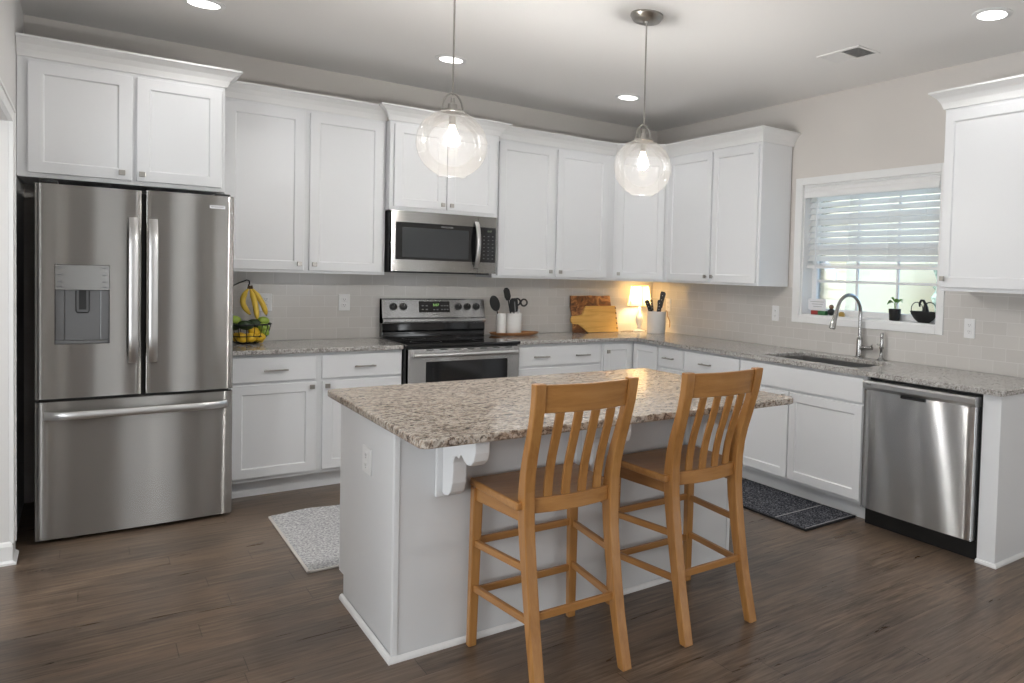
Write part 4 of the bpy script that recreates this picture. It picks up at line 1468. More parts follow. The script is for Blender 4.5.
def make_stool(label, loc, rotz):
    t = thing('bar_stool', label, 'stool', loc, rotz, 'wooden bar stools at the island')
    def P(name, bm, m, bevel=0.004, **k):
        return part(name, bm, m, t, local=True, bevel=bevel, **k)
    ST = 0.645
    # saddle seat
    bm = B()
    nx, ny = 10, 8
    g = {}
    for k in (0, 1):
        for i in range(nx + 1):
            for j in range(ny + 1):
                x = -0.222 + 0.444 * i / nx
                y = -0.128 + 0.395 * j / ny
                wx = 1.0 - 0.06 * (1 - j / ny)
                dip = 0.012 * (1 - abs(2 * i / nx - 1) ** 2.5) * math.sin(PI * min(1, (j / ny) * 0.9 + 0.1))
                z = (ST - dip) if k else ST - 0.030
                g[k, i, j] = bm.verts.new((x * wx, y, z))
    for k in (0, 1):
        for i in range(nx):
            for j in range(ny):
                bm.faces.new((g[k, i, j], g[k, i + 1, j], g[k, i + 1, j + 1], g[k, i, j + 1]))
    for i in range(nx):
        for j in (0, ny):
            bm.faces.new((g[0, i, j], g[0, i + 1, j], g[1, i + 1, j], g[1, i, j]))
    for j in range(ny):
        for i in (0, nx):
            bm.faces.new((g[0, i, j], g[0, i, j + 1], g[1, i, j + 1], g[1, i, j]))
    P('seat', bm, OAKX, bevel=0.007, seg=3)
    # back posts run from foot to top rail
    zs = [0.0, 0.1, 0.2, 0.3, 0.4, 0.5, 0.56, 0.62, 0.68, 0.74, 0.80, 0.86, 0.92, 0.98, 1.03, 1.065]
    for s in (-1, 1):
        bm = B()
        hy = [0.020 + 0.010 * (1 - abs(z - 0.62) / 0.62) if z < 0.62 else 0.019 + 0.011 * max(0, 1 - (z - 0.62) / 0.3) for z in zs]
        sweep_rect(bm, [(s * (0.170 - 0.006 * math.sin(PI * min(1, z / 1.065)) + 0.012 * (z / 1.065) ** 2), smooth_y(z), z) for z in zs], 0.0195, hy)
        P('back_post', bm, OAKZ)
    for s in (-1, 1):
        bm = B()
        sweep_rect(bm, [(s * 0.211, 0.247, 0.0), (s * 0.203, 0.238, 0.6148)], [0.0155, 0.019], [0.0155, 0.019])
        P('front_leg', bm, OAKZ)
    # aprons
    bm = B(); sweep_rect(bm, [(-0.187, 0.240, 0.589), (0.187, 0.240, 0.589)], 0.024, 0.010, Vector((0, 0, 1)), Vector((0, 1, 0)))
    P('front_apron', bm, OAKX, 0.002)
    for s in (-1, 1):
        bm = B(); sweep_rect(bm, [(s * 0.171, -0.082, 0.589), (s * 0.202, 0.222, 0.589)], 0.024, 0.010, Vector((0, 0, 1)), Vector((1, 0, 0)))
        P('side_apron', bm, OAKY, 0.002)
    def curved_rail(z0, z1, y_of, bow, th, name):
        bm = B()
        N = 10
        rings = []
        for i in range(N + 1):
            q = -1 + 2 * i / N
            x = q * (0.150 + 0.011 * (z0 / 1.0) ** 2)
            b = -bow * (1 - q * q)
            rings.append([bm.verts.new((x, y_of(z) + b + dy, z)) for z, dy in ((z0, -th), (z1, -th), (z1, th), (z0, th))])
        for A, C_ in zip(rings, rings[1:]):
            for i in range(4):
                j = (i + 1) % 4
                bm.faces.new((A[i], A[j], C_[j], C_[i]))
        bm.faces.new(rings[0][::-1]); bm.faces.new(rings[-1])
        P(name, bm, OAKX, 0.003)
    curved_rail(0.597, 0.652, smooth_y, 0.024, 0.011, 'seat_rail')
    curved_rail(0.962, 1.060, smooth_y, 0.024, 0.010, 'top_rail')
    for k in range(4):
        q = (-0.6, -0.2, 0.2, 0.6)[k]
        bm = B()
        zz = [0.6525, 0.70, 0.75, 0.80, 0.85, 0.90, 0.9615]
        pts = []
        for z in zz:
            s = (z - 0.65) / 0.31
            pts.append((q * 0.162 * (1 + 0.03 * s), smooth_y(z) - 0.024 * (1 - q * q), z))
        sweep_rect(bm, pts, 0.0155, 0.0065)
        P('slat', bm, OAKZ, 0.002)
    # stretchers
    for z in (0.405, 0.212):
        bm = B(); sweep_rect(bm, [(-0.194, 0.242, z), (0.194, 0.242, z)], 0.014, 0.008, Vector((0, 0, 1)), Vector((0, 1, 0)))
        P('front_stretcher', bm, OAKX, 0.003)
    for s in (-1, 1):
        for z in (0.404, 0.230):
            yb = smooth_y(z) + 0.018
            bm = B(); sweep_rect(bm, [(s * 0.169, yb, z + 0.004), (s * 0.207, 0.228, z - 0.004)], 0.013, 0.008, Vector((0, 0, 1)), Vector((1, 0, 0)))
            P('side_stretcher', bm, OAKY, 0.003)
    yb = smooth_y(0.252)
    bm = B(); sweep_rect(bm, [(-0.153, yb, 0.252), (0.153, yb, 0.252)], 0.014, 0.008, Vector((0, 0, 1)), Vector((0, 1, 0)))
    P('rear_stretcher', bm, OAKX, 0.003)
    return t
st1 = make_stool('honey oak slat-back bar stool nearest the outlet end of the island', (-2.804, -3.388, 0), math.radians(-1.0))
st2 = dup(st1, (0.622, 0.0, 0), 'honey oak slat-back bar stool nearest the sink side of the island')
st2.rotation_euler = (0, 0, 0)

# ------------------------------------------------------------------ rugs
t = thing('rug', 'light grey flecked rug with pale binding on the floor between island and range', 'rug', (-2.7, -1.56, 0))
bm = B()
gx, gy = 24, 16
rx0, rx1, ry0, ry1 = -3.350, -1.85, -2.045, -1.065
g = {}
for i in range(gx + 1):
    for j in range(gy + 1):
        x = rx0 + 0.012 + (rx1 - rx0 - 0.024) * i / gx
        y = ry0 + 0.012 + (ry1 - ry0 - 0.024) * j / gy
        cur = 0.012 * math.exp(-((i - 3) ** 2 / 5 + (j - gy) ** 2 / 8))
        g[i, j, 1] = bm.verts.new((x, y, 0.012 + cur + random.uniform(-.001, .001)))
        g[i, j, 0] = bm.verts.new((x, y, 0.001))
for i in range(gx):
    for j in range(gy):
        for k in (0, 1):
            bm.faces.new((g[i, j, k], g[i + 1, j, k], g[i + 1, j + 1, k], g[i, j + 1, k]))
for i in range(gx):
    for j in (0, gy):
        bm.faces.new((g[i, j, 0], g[i + 1, j, 0], g[i + 1, j, 1], g[i, j, 1]))
for j in range(gy):
    for i in (0, gx):
        bm.faces.new((g[i, j, 0], g[i, j + 1, 0], g[i, j + 1, 1], g[i, j, 1]))
part('pile', bm, RUGG, t, smooth=True)
bm = B()
for a, b_ in (((rx0, ry0), (rx1, ry0)), ((rx1, ry0), (rx1, ry1)), ((rx1, ry1), (rx0, ry1)), ((rx0, ry1), (rx0, ry0))):
    x0, x1 = sorted((a[0], b_[0])); y0, y1 = sorted((a[1], b_[1]))
    if x0 == x1:
        xx = x0 if x0 == rx0 else x0 - 0.012
        wbox(bm, xx, xx + 0.012, y0, y1, 0.0008, 0.010)
    else:
        yy = y0 if y0 == ry0 else y0 - 0.012
        wbox(bm, x0, x1, yy, yy + 0.012, 0.0008, 0.010)
part('binding', bm, RUGB, t, bevel=0.002)
t = thing('floor_mat', 'dark charcoal woven floor mat with pale stitched lines in front of the sink cabinet', 'mat', (-0.79, -2.4, 0))
bm = B(); wbox(bm, -1.000, -0.575, -3.000, -1.750, 0.001, 0.013)
part('weave', bm, MATD, t, bevel=0.004)
bm = B()
wbox(bm, -1.008, -1.0003, -3.008, -1.742, 0.0008, 0.012)
wbox(bm, -0.5747, -0.567, -3.008, -1.742, 0.0008, 0.012)
wbox(bm, -1.0003, -0.5747, -3.008, -3.0003, 0.0008, 0.012)
wbox(bm, -1.0003, -0.5747, -1.7497, -1.742, 0.0008, 0.012)
part('edge', bm, MATB, t)
bm = B()
wbox(bm, -0.998, -0.577, -2.998, -2.993, 0.0132, 0.0146)
wbox(bm, -0.998, -0.577, -2.752, -2.745, 0.0132, 0.0146)
wbox(bm, -0.998, -0.577, -2.012, -2.005, 0.0132, 0.0146)
part('stitch_line', bm, MATL, t)

# ------------------------------------------------------------------ ceiling fixtures
def downlight(x, y, label, grp=None):
    o = thing('recessed_light', label, 'ceiling light', (x, y, H - 0.006), 0, grp)
    bm = B(); lathe(bm, [(0.072, H - 0.0003), (0.098, H - 0.0003), (0.098, H - 0.004), (0.080, H - 0.009), (0.072, H - 0.008), (0.072, H - 0.0003)], (x, y, 0), 32)
    part('trim_ring', bm, TRIMW, o, smooth=True)
    bm = B(); lathe(bm, [(0, H - 0.004), (0.0715, H - 0.004), (0.0715, H - 0.006), (0, H - 0.006)], (x, y, 0), 28)
    part('lens', bm, CANL, o)
    l = light('downlight_beam', 'SPOT', (x, y, H - 0.012), 13, (1.0, 0.99, 0.975), (0, 0, 0), radius=0.07)
    l.data.spot_size = math.radians(150)
    l.data.spot_blend = 0.6
downlight(-3.66, -1.01, 'recessed ceiling light above the refrigerator, cut by the top edge of the photo')
downlight(-2.326, -0.955, 'recessed ceiling light behind the cord of the left pendant')
downlight(-0.956, -0.955, 'recessed ceiling light left of the right pendant cord, near the corner')
downlight(-0.667, -3.837, 'recessed ceiling light nearest the right-hand wall cabinet')
for x, y in ((-3.55, -4.5), (-0.9, -6.2), (-4.05, -7.0), (-5.3, -5.4)):
    l = light('room_downlight', 'SPOT', (x, y, H - 0.012), 13, (1.0, 0.99, 0.975), (0, 0, 0), radius=0.07)
    l.data.spot_size = math.radians(150)
    l.data.spot_blend = 0.6
light('hall_fill_lamp', 'POINT', (-5.5, -1.4, 2.4), 25, (1.0, 0.96, 0.92), radius=0.1)  # invented lamp out of view, added to brighten the hall

t = thing('ceiling_vent', 'white rectangular air vent in the ceiling above the sink', 'vent', (-0.64, -2.88, H))
vx0, vx1, vy0_, vy1_ = -0.742, -0.538, -3.045, -2.712
bm = B()
for x0, x1, y0, y1 in ((vx0, vx1, vy0_, vy0_ + 0.022), (vx0, vx1, vy1_ - 0.022, vy1_), (vx0, vx0 + 0.022, vy0_ + 0.022, vy1_ - 0.022), (vx1 - 0.022, vx1, vy0_ + 0.022, vy1_ - 0.022), (vx0 + 0.022, vx1 - 0.022, -2.887, -2.873)):
    wbox(bm, x0, x1, y0, y1, H - 0.007, H - 0.0003)
part('vent_frame', bm, CEIL, t, bevel=0.002)
bm = B(); wbox(bm, vx0 + 0.022, vx1 - 0.022, vy0_ + 0.022, -2.888, H - 0.0012, H - 0.0004)
part('backing', bm, mat('vent_dark', (0.10, 0.10, 0.10), 0.8), t)
bm = B()
for k in range(9):
    y = vy0_ + 0.030 + k * 0.0145
    profile_prism(bm, [(y + 0.007, H - 0.0015), (y + 0.009, H - 0.0015), (y + 0.001, H - 0.0075), (y - 0.001, H - 0.0075)], lambda p, s: Vector(((vx0 + 0.023, vx1 - 0.023)[s], p[0], p[1])))
    y = -2.866 + k * 0.0145
    profile_prism(bm, [(y - 0.002, H - 0.0015), (y + 0.002, H - 0.0015), (y + 0.010, H - 0.0075), (y + 0.007, H - 0.0075)], lambda p, s: Vector(((vx0 + 0.023, vx1 - 0.023)[s], p[0], p[1])))
part('louvres', bm, CEIL, t)

def pendant(x, y, zc, label):
    o = thing('pendant_light', label, 'pendant light', (x, y, zc), 0, 'seeded glass globe pendants over the island')
    R = 0.151
    bm = B(); lathe(bm, [(0, H - 0.0003), (0.086, H - 0.0003), (0.087, H - 0.010), (0.072, H - 0.032), (0.066, H - 0.036), (0.012, H - 0.038), (0.006, H - 0.052), (0, H - 0.052)], (x, y, 0), 32)
    part('canopy', bm, NICKEL, o, smooth=True)
    bm = B(); tube(bm, [(x, y, H - 0.050), (x, y, zc + R + 0.066)], 0.0042, 8)
    part('stem', bm, NICKEL, o)
    bm = B()
    lathe(bm, [(0, R + 0.055), (0.008, R + 0.053), (0.010, R + 0.030), (0.020, R + 0.026), (0.021, R + 0.004), (0.048, R - 0.001), (0.050, R - 0.010), (0.0, R - 0.010)], (x, y, zc), 24)
    part('socket_cap', bm, NICKEL, o, smooth=True)
    bm = B()
    pts = []
    for i in range(13):
        a = PI * i / 12
        pts.append((x + 0.046 * math.cos(a), y, zc + R - 0.004 + 0.078 * math.sin(a)))
    tube(bm, pts, 0.0045, 8)
    part('yoke', bm, NICKEL, o, smooth=True)
    bm = B()
    prof = [(0.050, math.sqrt(R * R - 0.05 ** 2) - 0.002)]
    a0, a1 = math.asin(0.052 / R), PI - math.asin(0.062 / R)
    for i in range(45):
        a = a0 + (a1 - a0) * i / 44
        prof.append((R * math.sin(a), R * math.cos(a)))
    prof += [(0.062, -R * math.cos(math.asin(0.062 / R)) - 0.004), (0.064, -R * math.cos(math.asin(0.062 / R)) - 0.008)]
    lathe(bm, prof, (x, y, zc), 80)
    part('glass_globe', bm, SEEDED, o, smooth=True, angle=80)
    bm = B()
    lathe(bm, [(0.0, 0.122), (0.014, 0.122), (0.014, 0.085), (0, 0.085)], (x, y, zc), 16)
    part('lamp_holder', bm, NICKEL, o)
    bm = B()
    lathe(bm, [(0.0, 0.0846), (0.012, 0.084), (0.016, 0.065), (0.024, 0.045), (0.027, 0.025), (0.022, 0.005), (0.010, -0.008), (0, -0.010)], (x, y, zc), 20)
    part('bulb', bm, BULB, o, smooth=True)
    light('pendant_glow', 'POINT', (x, y, zc - 0.02), 31, (1.0, 0.985, 0.96), radius=0.03)
pendant(-2.890, -2.52, 1.996, 'globe pendant lamp nearer the refrigerator, its canopy out of frame')
pendant(-1.893, -2.565, 2.004, 'globe pendant lamp farther from the refrigerator, with round ceiling canopy in view')

# ------------------------------------------------------------------ things on the counters
CT = CZ_1 + 0.0006
# fruit basket
bx, by = -3.335, -0.190
t = thing('fruit_basket', 'black wire fruit basket with banana hook beside the refrigerator', 'basket', (bx, by, CT))
bm = B()
BR = [(0.060, 0.912 + 0.006), (0.085, 0.930), (0.112, 0.965), (0.126, 1.005), (0.133, 1.040)]
for r, z in (BR[0], BR[2], BR[4]):
    tube(bm, [(bx + r * math.cos(2 * PI * k / 32), by + r * math.sin(2 * PI * k / 32), z) for k in range(32)], 0.0035 if r < 0.13 else 0.005, 6, closed=True)
for k in range(18):
    a = 2 * PI * k / 18
    tube(bm, [(bx + r * math.cos(a), by + r * math.sin(a), z) for r, z in BR], 0.0022, 5)
tube(bm, [(bx - 0.06, by, 0.918), (bx + 0.06, by, 0.918)], 0.0025, 5)
tube(bm, [(bx, by - 0.06, 0.918), (bx, by + 0.06, 0.918)], 0.0025, 5)
part('wire_bowl', bm, BLACKM, t)
bm = B()
pts = [(bx - 0.133, by, 1.04), (bx - 0.140, by, 1.12), (bx - 0.135, by, 1.22), (bx - 0.10, by, 1.275), (bx - 0.05, by, 1.305), (bx - 0.005, by, 1.325), (bx + 0.008, by, 1.320), (bx + 0.010, by, 1.300), (bx + 0.002, by - 0.012, 1.292)]
tube(bm, pts, 0.004, 8)
part('banana_hook', bm, BLACKM, t, smooth=True)
def ball(r, c, sx=1, sy=1, sz=1, sub=3, tip=0.0, rot=None):
    bm = B()
    bmesh.ops.create_icosphere(bm, subdivisions=sub, radius=1)
    for v in bm.verts:
        p = v.co.copy()
        if tip:
            p.x += tip * (abs(p.x) ** 8) * (1 if p.x > 0 else -1)
        q = Vector((p.x * r * sx, p.y * r * sy, p.z * r * sz))
        if rot:
            q.rotate(rot)
        v.co = q + Vector(c)
    return bm
from mathutils import Euler
rl = random.Random(3)
lem = [(0.055, -0.062, 0.958), (0.010, -0.078, 0.957), (-0.040, -0.062, 0.957), (0.060, -0.005, 0.950), (0.0, -0.018, 0.950), (-0.06, 0.0, 0.955), (0.03, -0.055, 0.992)]
for i, (dx, dy, z) in enumerate(lem):
    obj('lemon', ball(0.030, (bx + dx, by + dy, z), 1.25, 1, 1, 3, 0.12, Euler((rl.uniform(-1, 1), rl.uniform(-1, 1), rl.uniform(-2, 2)))), LEM, smooth=True, loc=(bx + dx, by + dy, z - 0.03),
        label='yellow lemon in the lower part of the black wire basket', cat='lemon', group='lemons in the wire fruit basket')
for i, (dx, dy, z) in enumerate([(0.088, -0.035, 0.985), (0.098, -0.010, 1.015), (0.075, -0.060, 1.022)]):
    obj('lime', ball(0.026, (bx + dx, by + dy, z), 1.15, 1, 1, 3, 0.1, Euler((0.3 * i, 0.5 - i * 0.4, i))), LIME, smooth=True, loc=(bx + dx, by + dy, z - 0.026),
        label='green lime inside the right-hand side of the wire basket', cat='lime', group='limes in the wire fruit basket')
obj('lime', ball(0.029, (bx + 0.082, by - 0.03, 1.060), 1.2, 1, 1, 3, 0.1), LIME, smooth=True, loc=(bx + 0.08, by - 0.03, 1.03), label='bright green lime resting on the right end of the basket rim', cat='lime')
obj('lime', ball(0.029, (bx - 0.075, by - 0.03, 1.068), 1.2, 1, 1, 3, 0.1), LIME, smooth=True, loc=(bx - 0.075, by - 0.03, 1.04), label='bright green lime on top of the basket, next to the refrigerator', cat='lime')
for i, (dx, dy, z, rz) in enumerate([(-0.02, -0.075, 1.036, 0.15), (0.035, -0.035, 1.042, -0.3), (-0.075, -0.02, 1.030, 0.9)]):
    obj('avocado', ball(0.031, (bx + dx, by + dy, z), 1.5, 1, 1, 3, 0, Euler((0, 0.15, rz))), AVO, smooth=True, loc=(bx + dx, by + dy, z - 0.03),
        label='dark green avocado lying along the rim of the wire basket', cat='avocado', group='avocados in the wire fruit basket')
# bananas
def banana(top, d, length, bend, label, grp=None):
    bm = B()
    N = 14
    pts, rs = [], []
    top = Vector(top)
    d = Vector(d)
    out = Vector((d.x, d.y, 0)).normalized()
    for i in range(N + 1):
        s = i / N
        drop = length * s
        o = bend[0] * math.sin(PI * s) + bend[1] * s
        pts.append(top + out * o + Vector((0, 0, -drop)))
        rs.append(0.0165 * (0.36 + 0.64 * min(1, s * 4.5)) * (1 if s < 0.8 else 1 - 0.62 * ((s - 0.8) / 0.2) ** 1.6))
    tube(bm, pts, rs, 7)
    o = thing('banana', label, 'banana', tuple(top - Vector((0, 0, length))))
    part('peel', bm, YEL, o, smooth=True, angle=80)
    bm = B()
    tube(bm, [top + Vector((0, 0, 0.022)) - out * 0.004, top + Vector((0, 0, 0.0003))], [0.006, 0.0062], 6)
    part('stem', bm, STEMB, o)
    bm = B(); tube(bm, [pts[-1] + Vector((0, 0, -0.0003)), pts[-1] + Vector((0, 0, -0.006))], [0.0052, 0.004], 6)
    part('tip', bm, STEMB, o)
hx_, hy_, hz_ = bx + 0.010, by - 0.016, 1.268
banana((hx_ - 0.010, hy_ + 0.002, hz_), (-1, -0.2, 0), 0.165, (0.036, -0.012), 'banana hanging on the refrigerator side of the bunch, curving outwards')
banana((hx_ + 0.001, hy_ - 0.010, hz_ - 0.002), (0.6, -1, 0), 0.190, (0.012, 0.060), 'longest banana in the middle of the hanging bunch')
banana((hx_ + 0.013, hy_ + 0.002, hz_), (1, -0.1, 0), 0.168, (0.012, 0.080), 'banana on the outlet side of the hanging bunch, slanting away')

# tray with crocks and utensils
tx, ty = -1.475, -0.155
bm = B()
NN = 40
for (rx, ry, z), (rx2, ry2, z2) in ():
    pass
rings = []
for rx, ry, z in ((0.150, 0.070, CT), (0.190, 0.086, CT + 0.008), (0.212, 0.096, CT + 0.024), (0.204, 0.090, CT + 0.026), (0.180, 0.080, CT + 0.014), (0.140, 0.062, CT + 0.010)):
    rings.append([bm.verts.new((tx + rx * math.copysign(abs(math.cos(2 * PI * k / NN)) ** 0.8, math.cos(2 * PI * k / NN)), ty + ry * math.sin(2 * PI * k / NN), z)) for k in range(NN)])
for A, C_ in zip(rings, rings[1:]):
    for k in range(NN):
        j = (k + 1) % NN
        bm.faces.new((A[k], A[j], C_[j], C_[k]))
bm.faces.new(rings[0][::-1]); bm.faces.new(rings[-1])
obj('wooden_tray', bm, TRAYW, loc=(tx, ty, CT), smooth=True, label='oval brown wooden tray on the counter right of the range', cat='tray')
TZ = CT + 0.0106
def crock(x, y, r, h, z0, label, name='utensil_crock'):
    bm = B(); lathe(bm, [(0, z0), (r * 0.96, z0), (r, z0 + 0.006), (r, z0 + h - 0.004), (r - 0.002, z0 + h), (r - 0.006, z0 + h), (r - 0.008, z0 + h - 0.004), (r - 0.008, z0 + 0.01), (0, z0 + 0.01)], (x, y, 0), 32)
    return obj(name, bm, CERAM, smooth=True, loc=(x, y, z0), label=label, cat='crock')
c1x, c2x = tx - 0.113, tx - 0.005
crock(c1x, ty, 0.038, 0.168, TZ, 'narrow white ceramic crock on the wooden tray')
crock(c2x, ty, 0.060, 0.170, TZ, 'wide white ceramic crock of utensils on the wooden tray')
ZB = TZ + 0.012
def utensil(name, label, base, d, hl, head, m=BLACKP):
    o = thing(name, label, 'utensil', base)
    base, d = Vector(base), Vector(d).normalized()
    end = base + d * hl
    bm = B(); tube(bm, [base, base + d * hl * 0.5, end], [0.006, 0.0055, 0.005], 8)
    part('handle', bm, m if name != 'whisk' else STEELH, o, smooth=True)
    return o, end, d
def flat_head(o, end, d, pts, th, m=BLACKP, name='head', side=Vector((1, 0, 0))):
    bm = B()
    side = (side - d * side.dot(d)).normalized()
    nn = d.cross(side)
    profile_prism(bm, pts, lambda p, s: end + side * p[0] + d * p[1] + nn * ((-th, th)[s]))
    part(name, bm, m, o, bevel=th * 0.7)
def oval(w, h, n=18):
    return [(w * math.sin(2 * PI * k / n), h - h * math.cos(2 * PI * k / n)) for k in range(n)]
o, e, d = utensil('serving_spoon', 'black solid serving spoon leaning out of the narrow crock', (c1x + 0.018, ty, ZB), (-0.30, -0.03, 0.9), 0.185, None)
flat_head(o, e, d, oval(0.040, 0.066), 0.007)
o, e, d = utensil('slotted_turner', 'tallest black turner standing in the wide crock', (c2x + 0.010, ty + 0.02, ZB), (-0.17, 0.06, 0.95), 0.265, None)
flat_head(o, e, d, [(-0.014, 0), (0.014, 0), (0.028, 0.03), (0.026, 0.085), (0.010, 0.105), (-0.012, 0.105), (-0.026, 0.085), (-0.026, 0.03)], 0.004)
o, e, d = utensil('spatula', 'broad black spatula with a pale stripe in the wide crock', (c2x - 0.004, ty - 0.016, ZB), (-0.06, -0.06, 0.95), 0.170, None)
flat_head(o, e, d, [(-0.030, 0), (0.030, 0), (0.036, 0.03), (0.034, 0.095), (0.015, 0.112), (-0.018, 0.112), (-0.036, 0.095), (-0.036, 0.03)], 0.005)
flat_head(o, e + Vector((0.008, -0.0065, 0)), d, [(-0.004, 0.004), (0.006, 0.004), (0.000, 0.085), (-0.008, 0.085)], 0.001, PRINTW, 'stripe')
sc = thing('kitchen_scissors', 'black-handled kitchen scissors with two round grips in the wide crock', 'scissors', (c2x + 0.03, ty, ZB))
bm = B()
tube(bm, [(c2x + 0.012, ty - 0.010, ZB), (c2x + 0.036, ty - 0.016, ZB + 0.188)], [0.003, 0.008], 6)
tube(bm, [(c2x + 0.020, ty - 0.004, ZB), (c2x + 0.030, ty - 0.008, ZB + 0.188)], [0.003, 0.008], 6)
part('blades', bm, STEELH, sc)
for dx, zz, yy in ((0.072, 0.245, -0.024), (0.020, 0.250, -0.008)):
    bm = B()
    tube(bm, [(c2x + dx + 0.027 * math.cos(a), ty + yy, ZB + zz + 0.027 * math.sin(a)) for a in [2 * PI * k / 20 for k in range(20)]], 0.0075, 8, closed=True)
    part('finger_loop', bm, BLACKP, sc, smooth=True)

# cutting boards leaning on the tile
lean = lambda x, h, d: Vector((x, -0.012 - 0.070 * (1 - h / 0.33) - d, CT + h))
bm = B()
rb = random.Random(11)
edge = [(-0.905, 0.0), (-0.497, 0.0), (-0.500, 0.10), (-0.496, 0.20), (-0.502, 0.325), (-0.60, 0.320), (-0.70, 0.326), (-0.80, 0.320), (-0.902, 0.322), (-0.910, 0.22), (-0.900, 0.12)]
profile_prism(bm, edge, lambda p, s: lean(p[0], p[1] + 0.001, 0.002 + 0.022 * s))
obj('cutting_board', bm, BOARDD, loc=(-0.7, -0.07, CT), bevel=0.003, label='large dark live-edge wooden cutting board leaning on the tile, behind the pale one', cat='cutting board')
bm = B()
hd = [(-0.905, 0.105)]
hd = [(-0.815, 0.040), (-0.785, 0.012), (-0.765, 0.002), (-0.455, 0.002), (-0.465, 0.235), (-0.770, 0.232), (-0.790, 0.205), (-0.812, 0.160), (-0.860, 0.150), (-0.915, 0.145), (-0.928, 0.125), (-0.928, 0.095), (-0.915, 0.078), (-0.860, 0.075)]
profile_prism(bm, hd, lambda p, s: lean(p[0], p[1], 0.025 + 0.020 * s))
cb = obj('cutting_board', bm, BOARDL, loc=(-0.65, -0.1, CT), bevel=0.003, label='pale paddle-handled wooden cutting board leaning in front of the dark board', cat='cutting board')
bm = B()
for k in range(5):
    z = 0.025 + k * 0.045
    profile_prism(bm, [(-0.474, z), (-0.462, z + 0.003), (-0.462, z + 0.016), (-0.474, z + 0.019)], lambda p, s: lean(p[0], p[1], 0.0452 + 0.0008 * s))
obj('burn_mark', bm, mat('burnt_brown', (0.10, 0.035, 0.012), 0.6), cb)

# table lamp in the corner
lx, ly = -0.243, -0.141
t = thing('table_lamp', 'small lit table lamp with cream panelled shade in the counter corner', 'lamp', (lx, ly, CT))
bm = B()
lathe(bm, [(0, CT), (0.055, CT), (0.057, CT + 0.010), (0.040, CT + 0.018), (0.018, CT + 0.030), (0.016, CT + 0.05), (0.030, CT + 0.085), (0.036, CT + 0.115), (0.028, CT + 0.15), (0.013, CT + 0.175), (0.010, CT + 0.20), (0, CT + 0.20)], (lx, ly, 0), 24)
part('lamp_base', bm, CERAM, t, smooth=True)
bm = B()
NF = 6
rings = []
for i in range(7):
    s = i / 6
    z = 1.338 - 0.190 * s
    r = 0.088 + 0.034 * s ** 1.5
    rings.append([bm.verts.new((lx + r * math.cos(2 * PI * k / NF + 0.15), ly + r * math.sin(2 * PI * k / NF + 0.15), z)) for k in range(NF)])
for A, C_ in zip(rings, rings[1:]):
    for k in range(NF):
        j = (k + 1) % NF
        bm.faces.new((A[k], A[j], C_[j], C_[k]))
part('lamp_shade', bm, SHADE, t)
bm = B()
for k in range(NF):
    tube(bm, [r_v.co.copy() for r_v in []] or [(lx + (0.0885 + 0.034 * (i / 6) ** 1.5) * math.cos(2 * PI * k / NF + 0.15), ly + (0.0885 + 0.034 * (i / 6) ** 1.5) * math.sin(2 * PI * k / NF + 0.15), 1.338 - 0.19 * i / 6) for i in range(7)], 0.0028, 6)
for r, z in ((0.0890, 1.338), (0.1230, 1.148)):
    tube(bm, [(lx + r * math.cos(2 * PI * k / NF + 0.15), ly + r * math.sin(2 * PI * k / NF + 0.15), z) for k in range(NF)], 0.0034, 6, closed=True)
part('shade_trim', bm, SHADET, t)
bm = B(); lathe(bm, [(0, 1.113), (0.008, 1.113), (0.010, 1.15), (0.028, 1.20), (0.028, 1.225), (0.018, 1.25), (0, 1.258)], (lx, ly, 0), 16)
part('bulb', bm, BULB, t, smooth=True)
light('table_lamp_glow', 'POINT', (lx, ly, 1.235), 21, (1.0, 0.68, 0.31), radius=0.055)
bm = B()
tube(bm, [(lx - 0.056, ly + 0.02, CT + 0.004), (lx - 0.10, ly + 0.05, CT + 0.004), (lx - 0.16, ly + 0.045, CT + 0.004), (lx - 0.185, ly + 0.015, CT + 0.004)], 0.0035, 6)
part('power_cord', bm, STEMB, t)

# knife crock
kx, ky = -0.192, -0.340
crock(kx, ky, 0.084, 0.198, CT, 'wide off-white ceramic crock of knives in front of the table lamp', 'knife_crock')
kz = CT + 0.0105
def knife(label, base, d, bl_, hl, w, grp=None):
    o = thing('kitchen_knife', label, 'knife', base)
    base, d = Vector(base), Vector(d).normalized()
    side = Vector((0.75, -0.65, 0))
    side = (side - d * side.dot(d)).normalized()
    nn = d.cross(side)
    bm = B(); profile_prism(bm, [(-0.002, 0), (0.004, 0), (0.013, 0.04), (0.013, bl_), (-0.013, bl_), (-0.013, 0.05)], lambda p, s: base + side * p[0] + d * p[1] + nn * ((-0.001, 0.001)[s]))
    part('blade', bm, STEELH, o)
    bm = B(); profile_prism(bm, [(-w, bl_ + 0.0005), (w, bl_ + 0.0005), (w * 1.1, bl_ + hl * 0.5), (w * 1.3, bl_ + hl * 0.9), (w * 0.7, bl_ + hl), (-w * 0.9, bl_ + hl), (-w * 1.1, bl_ + hl * 0.85), (-w * 0.85, bl_ + hl * 0.5)], lambda p, s: base + side * p[0] + d * p[1] + nn * ((-0.009, 0.009)[s]))
    h = part('handle', bm, BLACKP, o, bevel=0.004)
    bm = B()
    for f in (0.25, 0.5, 0.75):
        c = base + d * (bl_ + hl * f) - nn * 0.0092
        tube(bm, [c, c - nn * 0.0006], 0.003, 8)
        c = base + d * (bl_ + hl * f) + nn * 0.0092
        tube(bm, [c, c + nn * 0.0006], 0.003, 8)
    obj('rivets', bm, STEELH, h)
knife('tallest black-handled knife in the off-white crock', (kx - 0.010, ky + 0.010, kz), (0.12, -0.16, 1), 0.225, 0.150, 0.021)
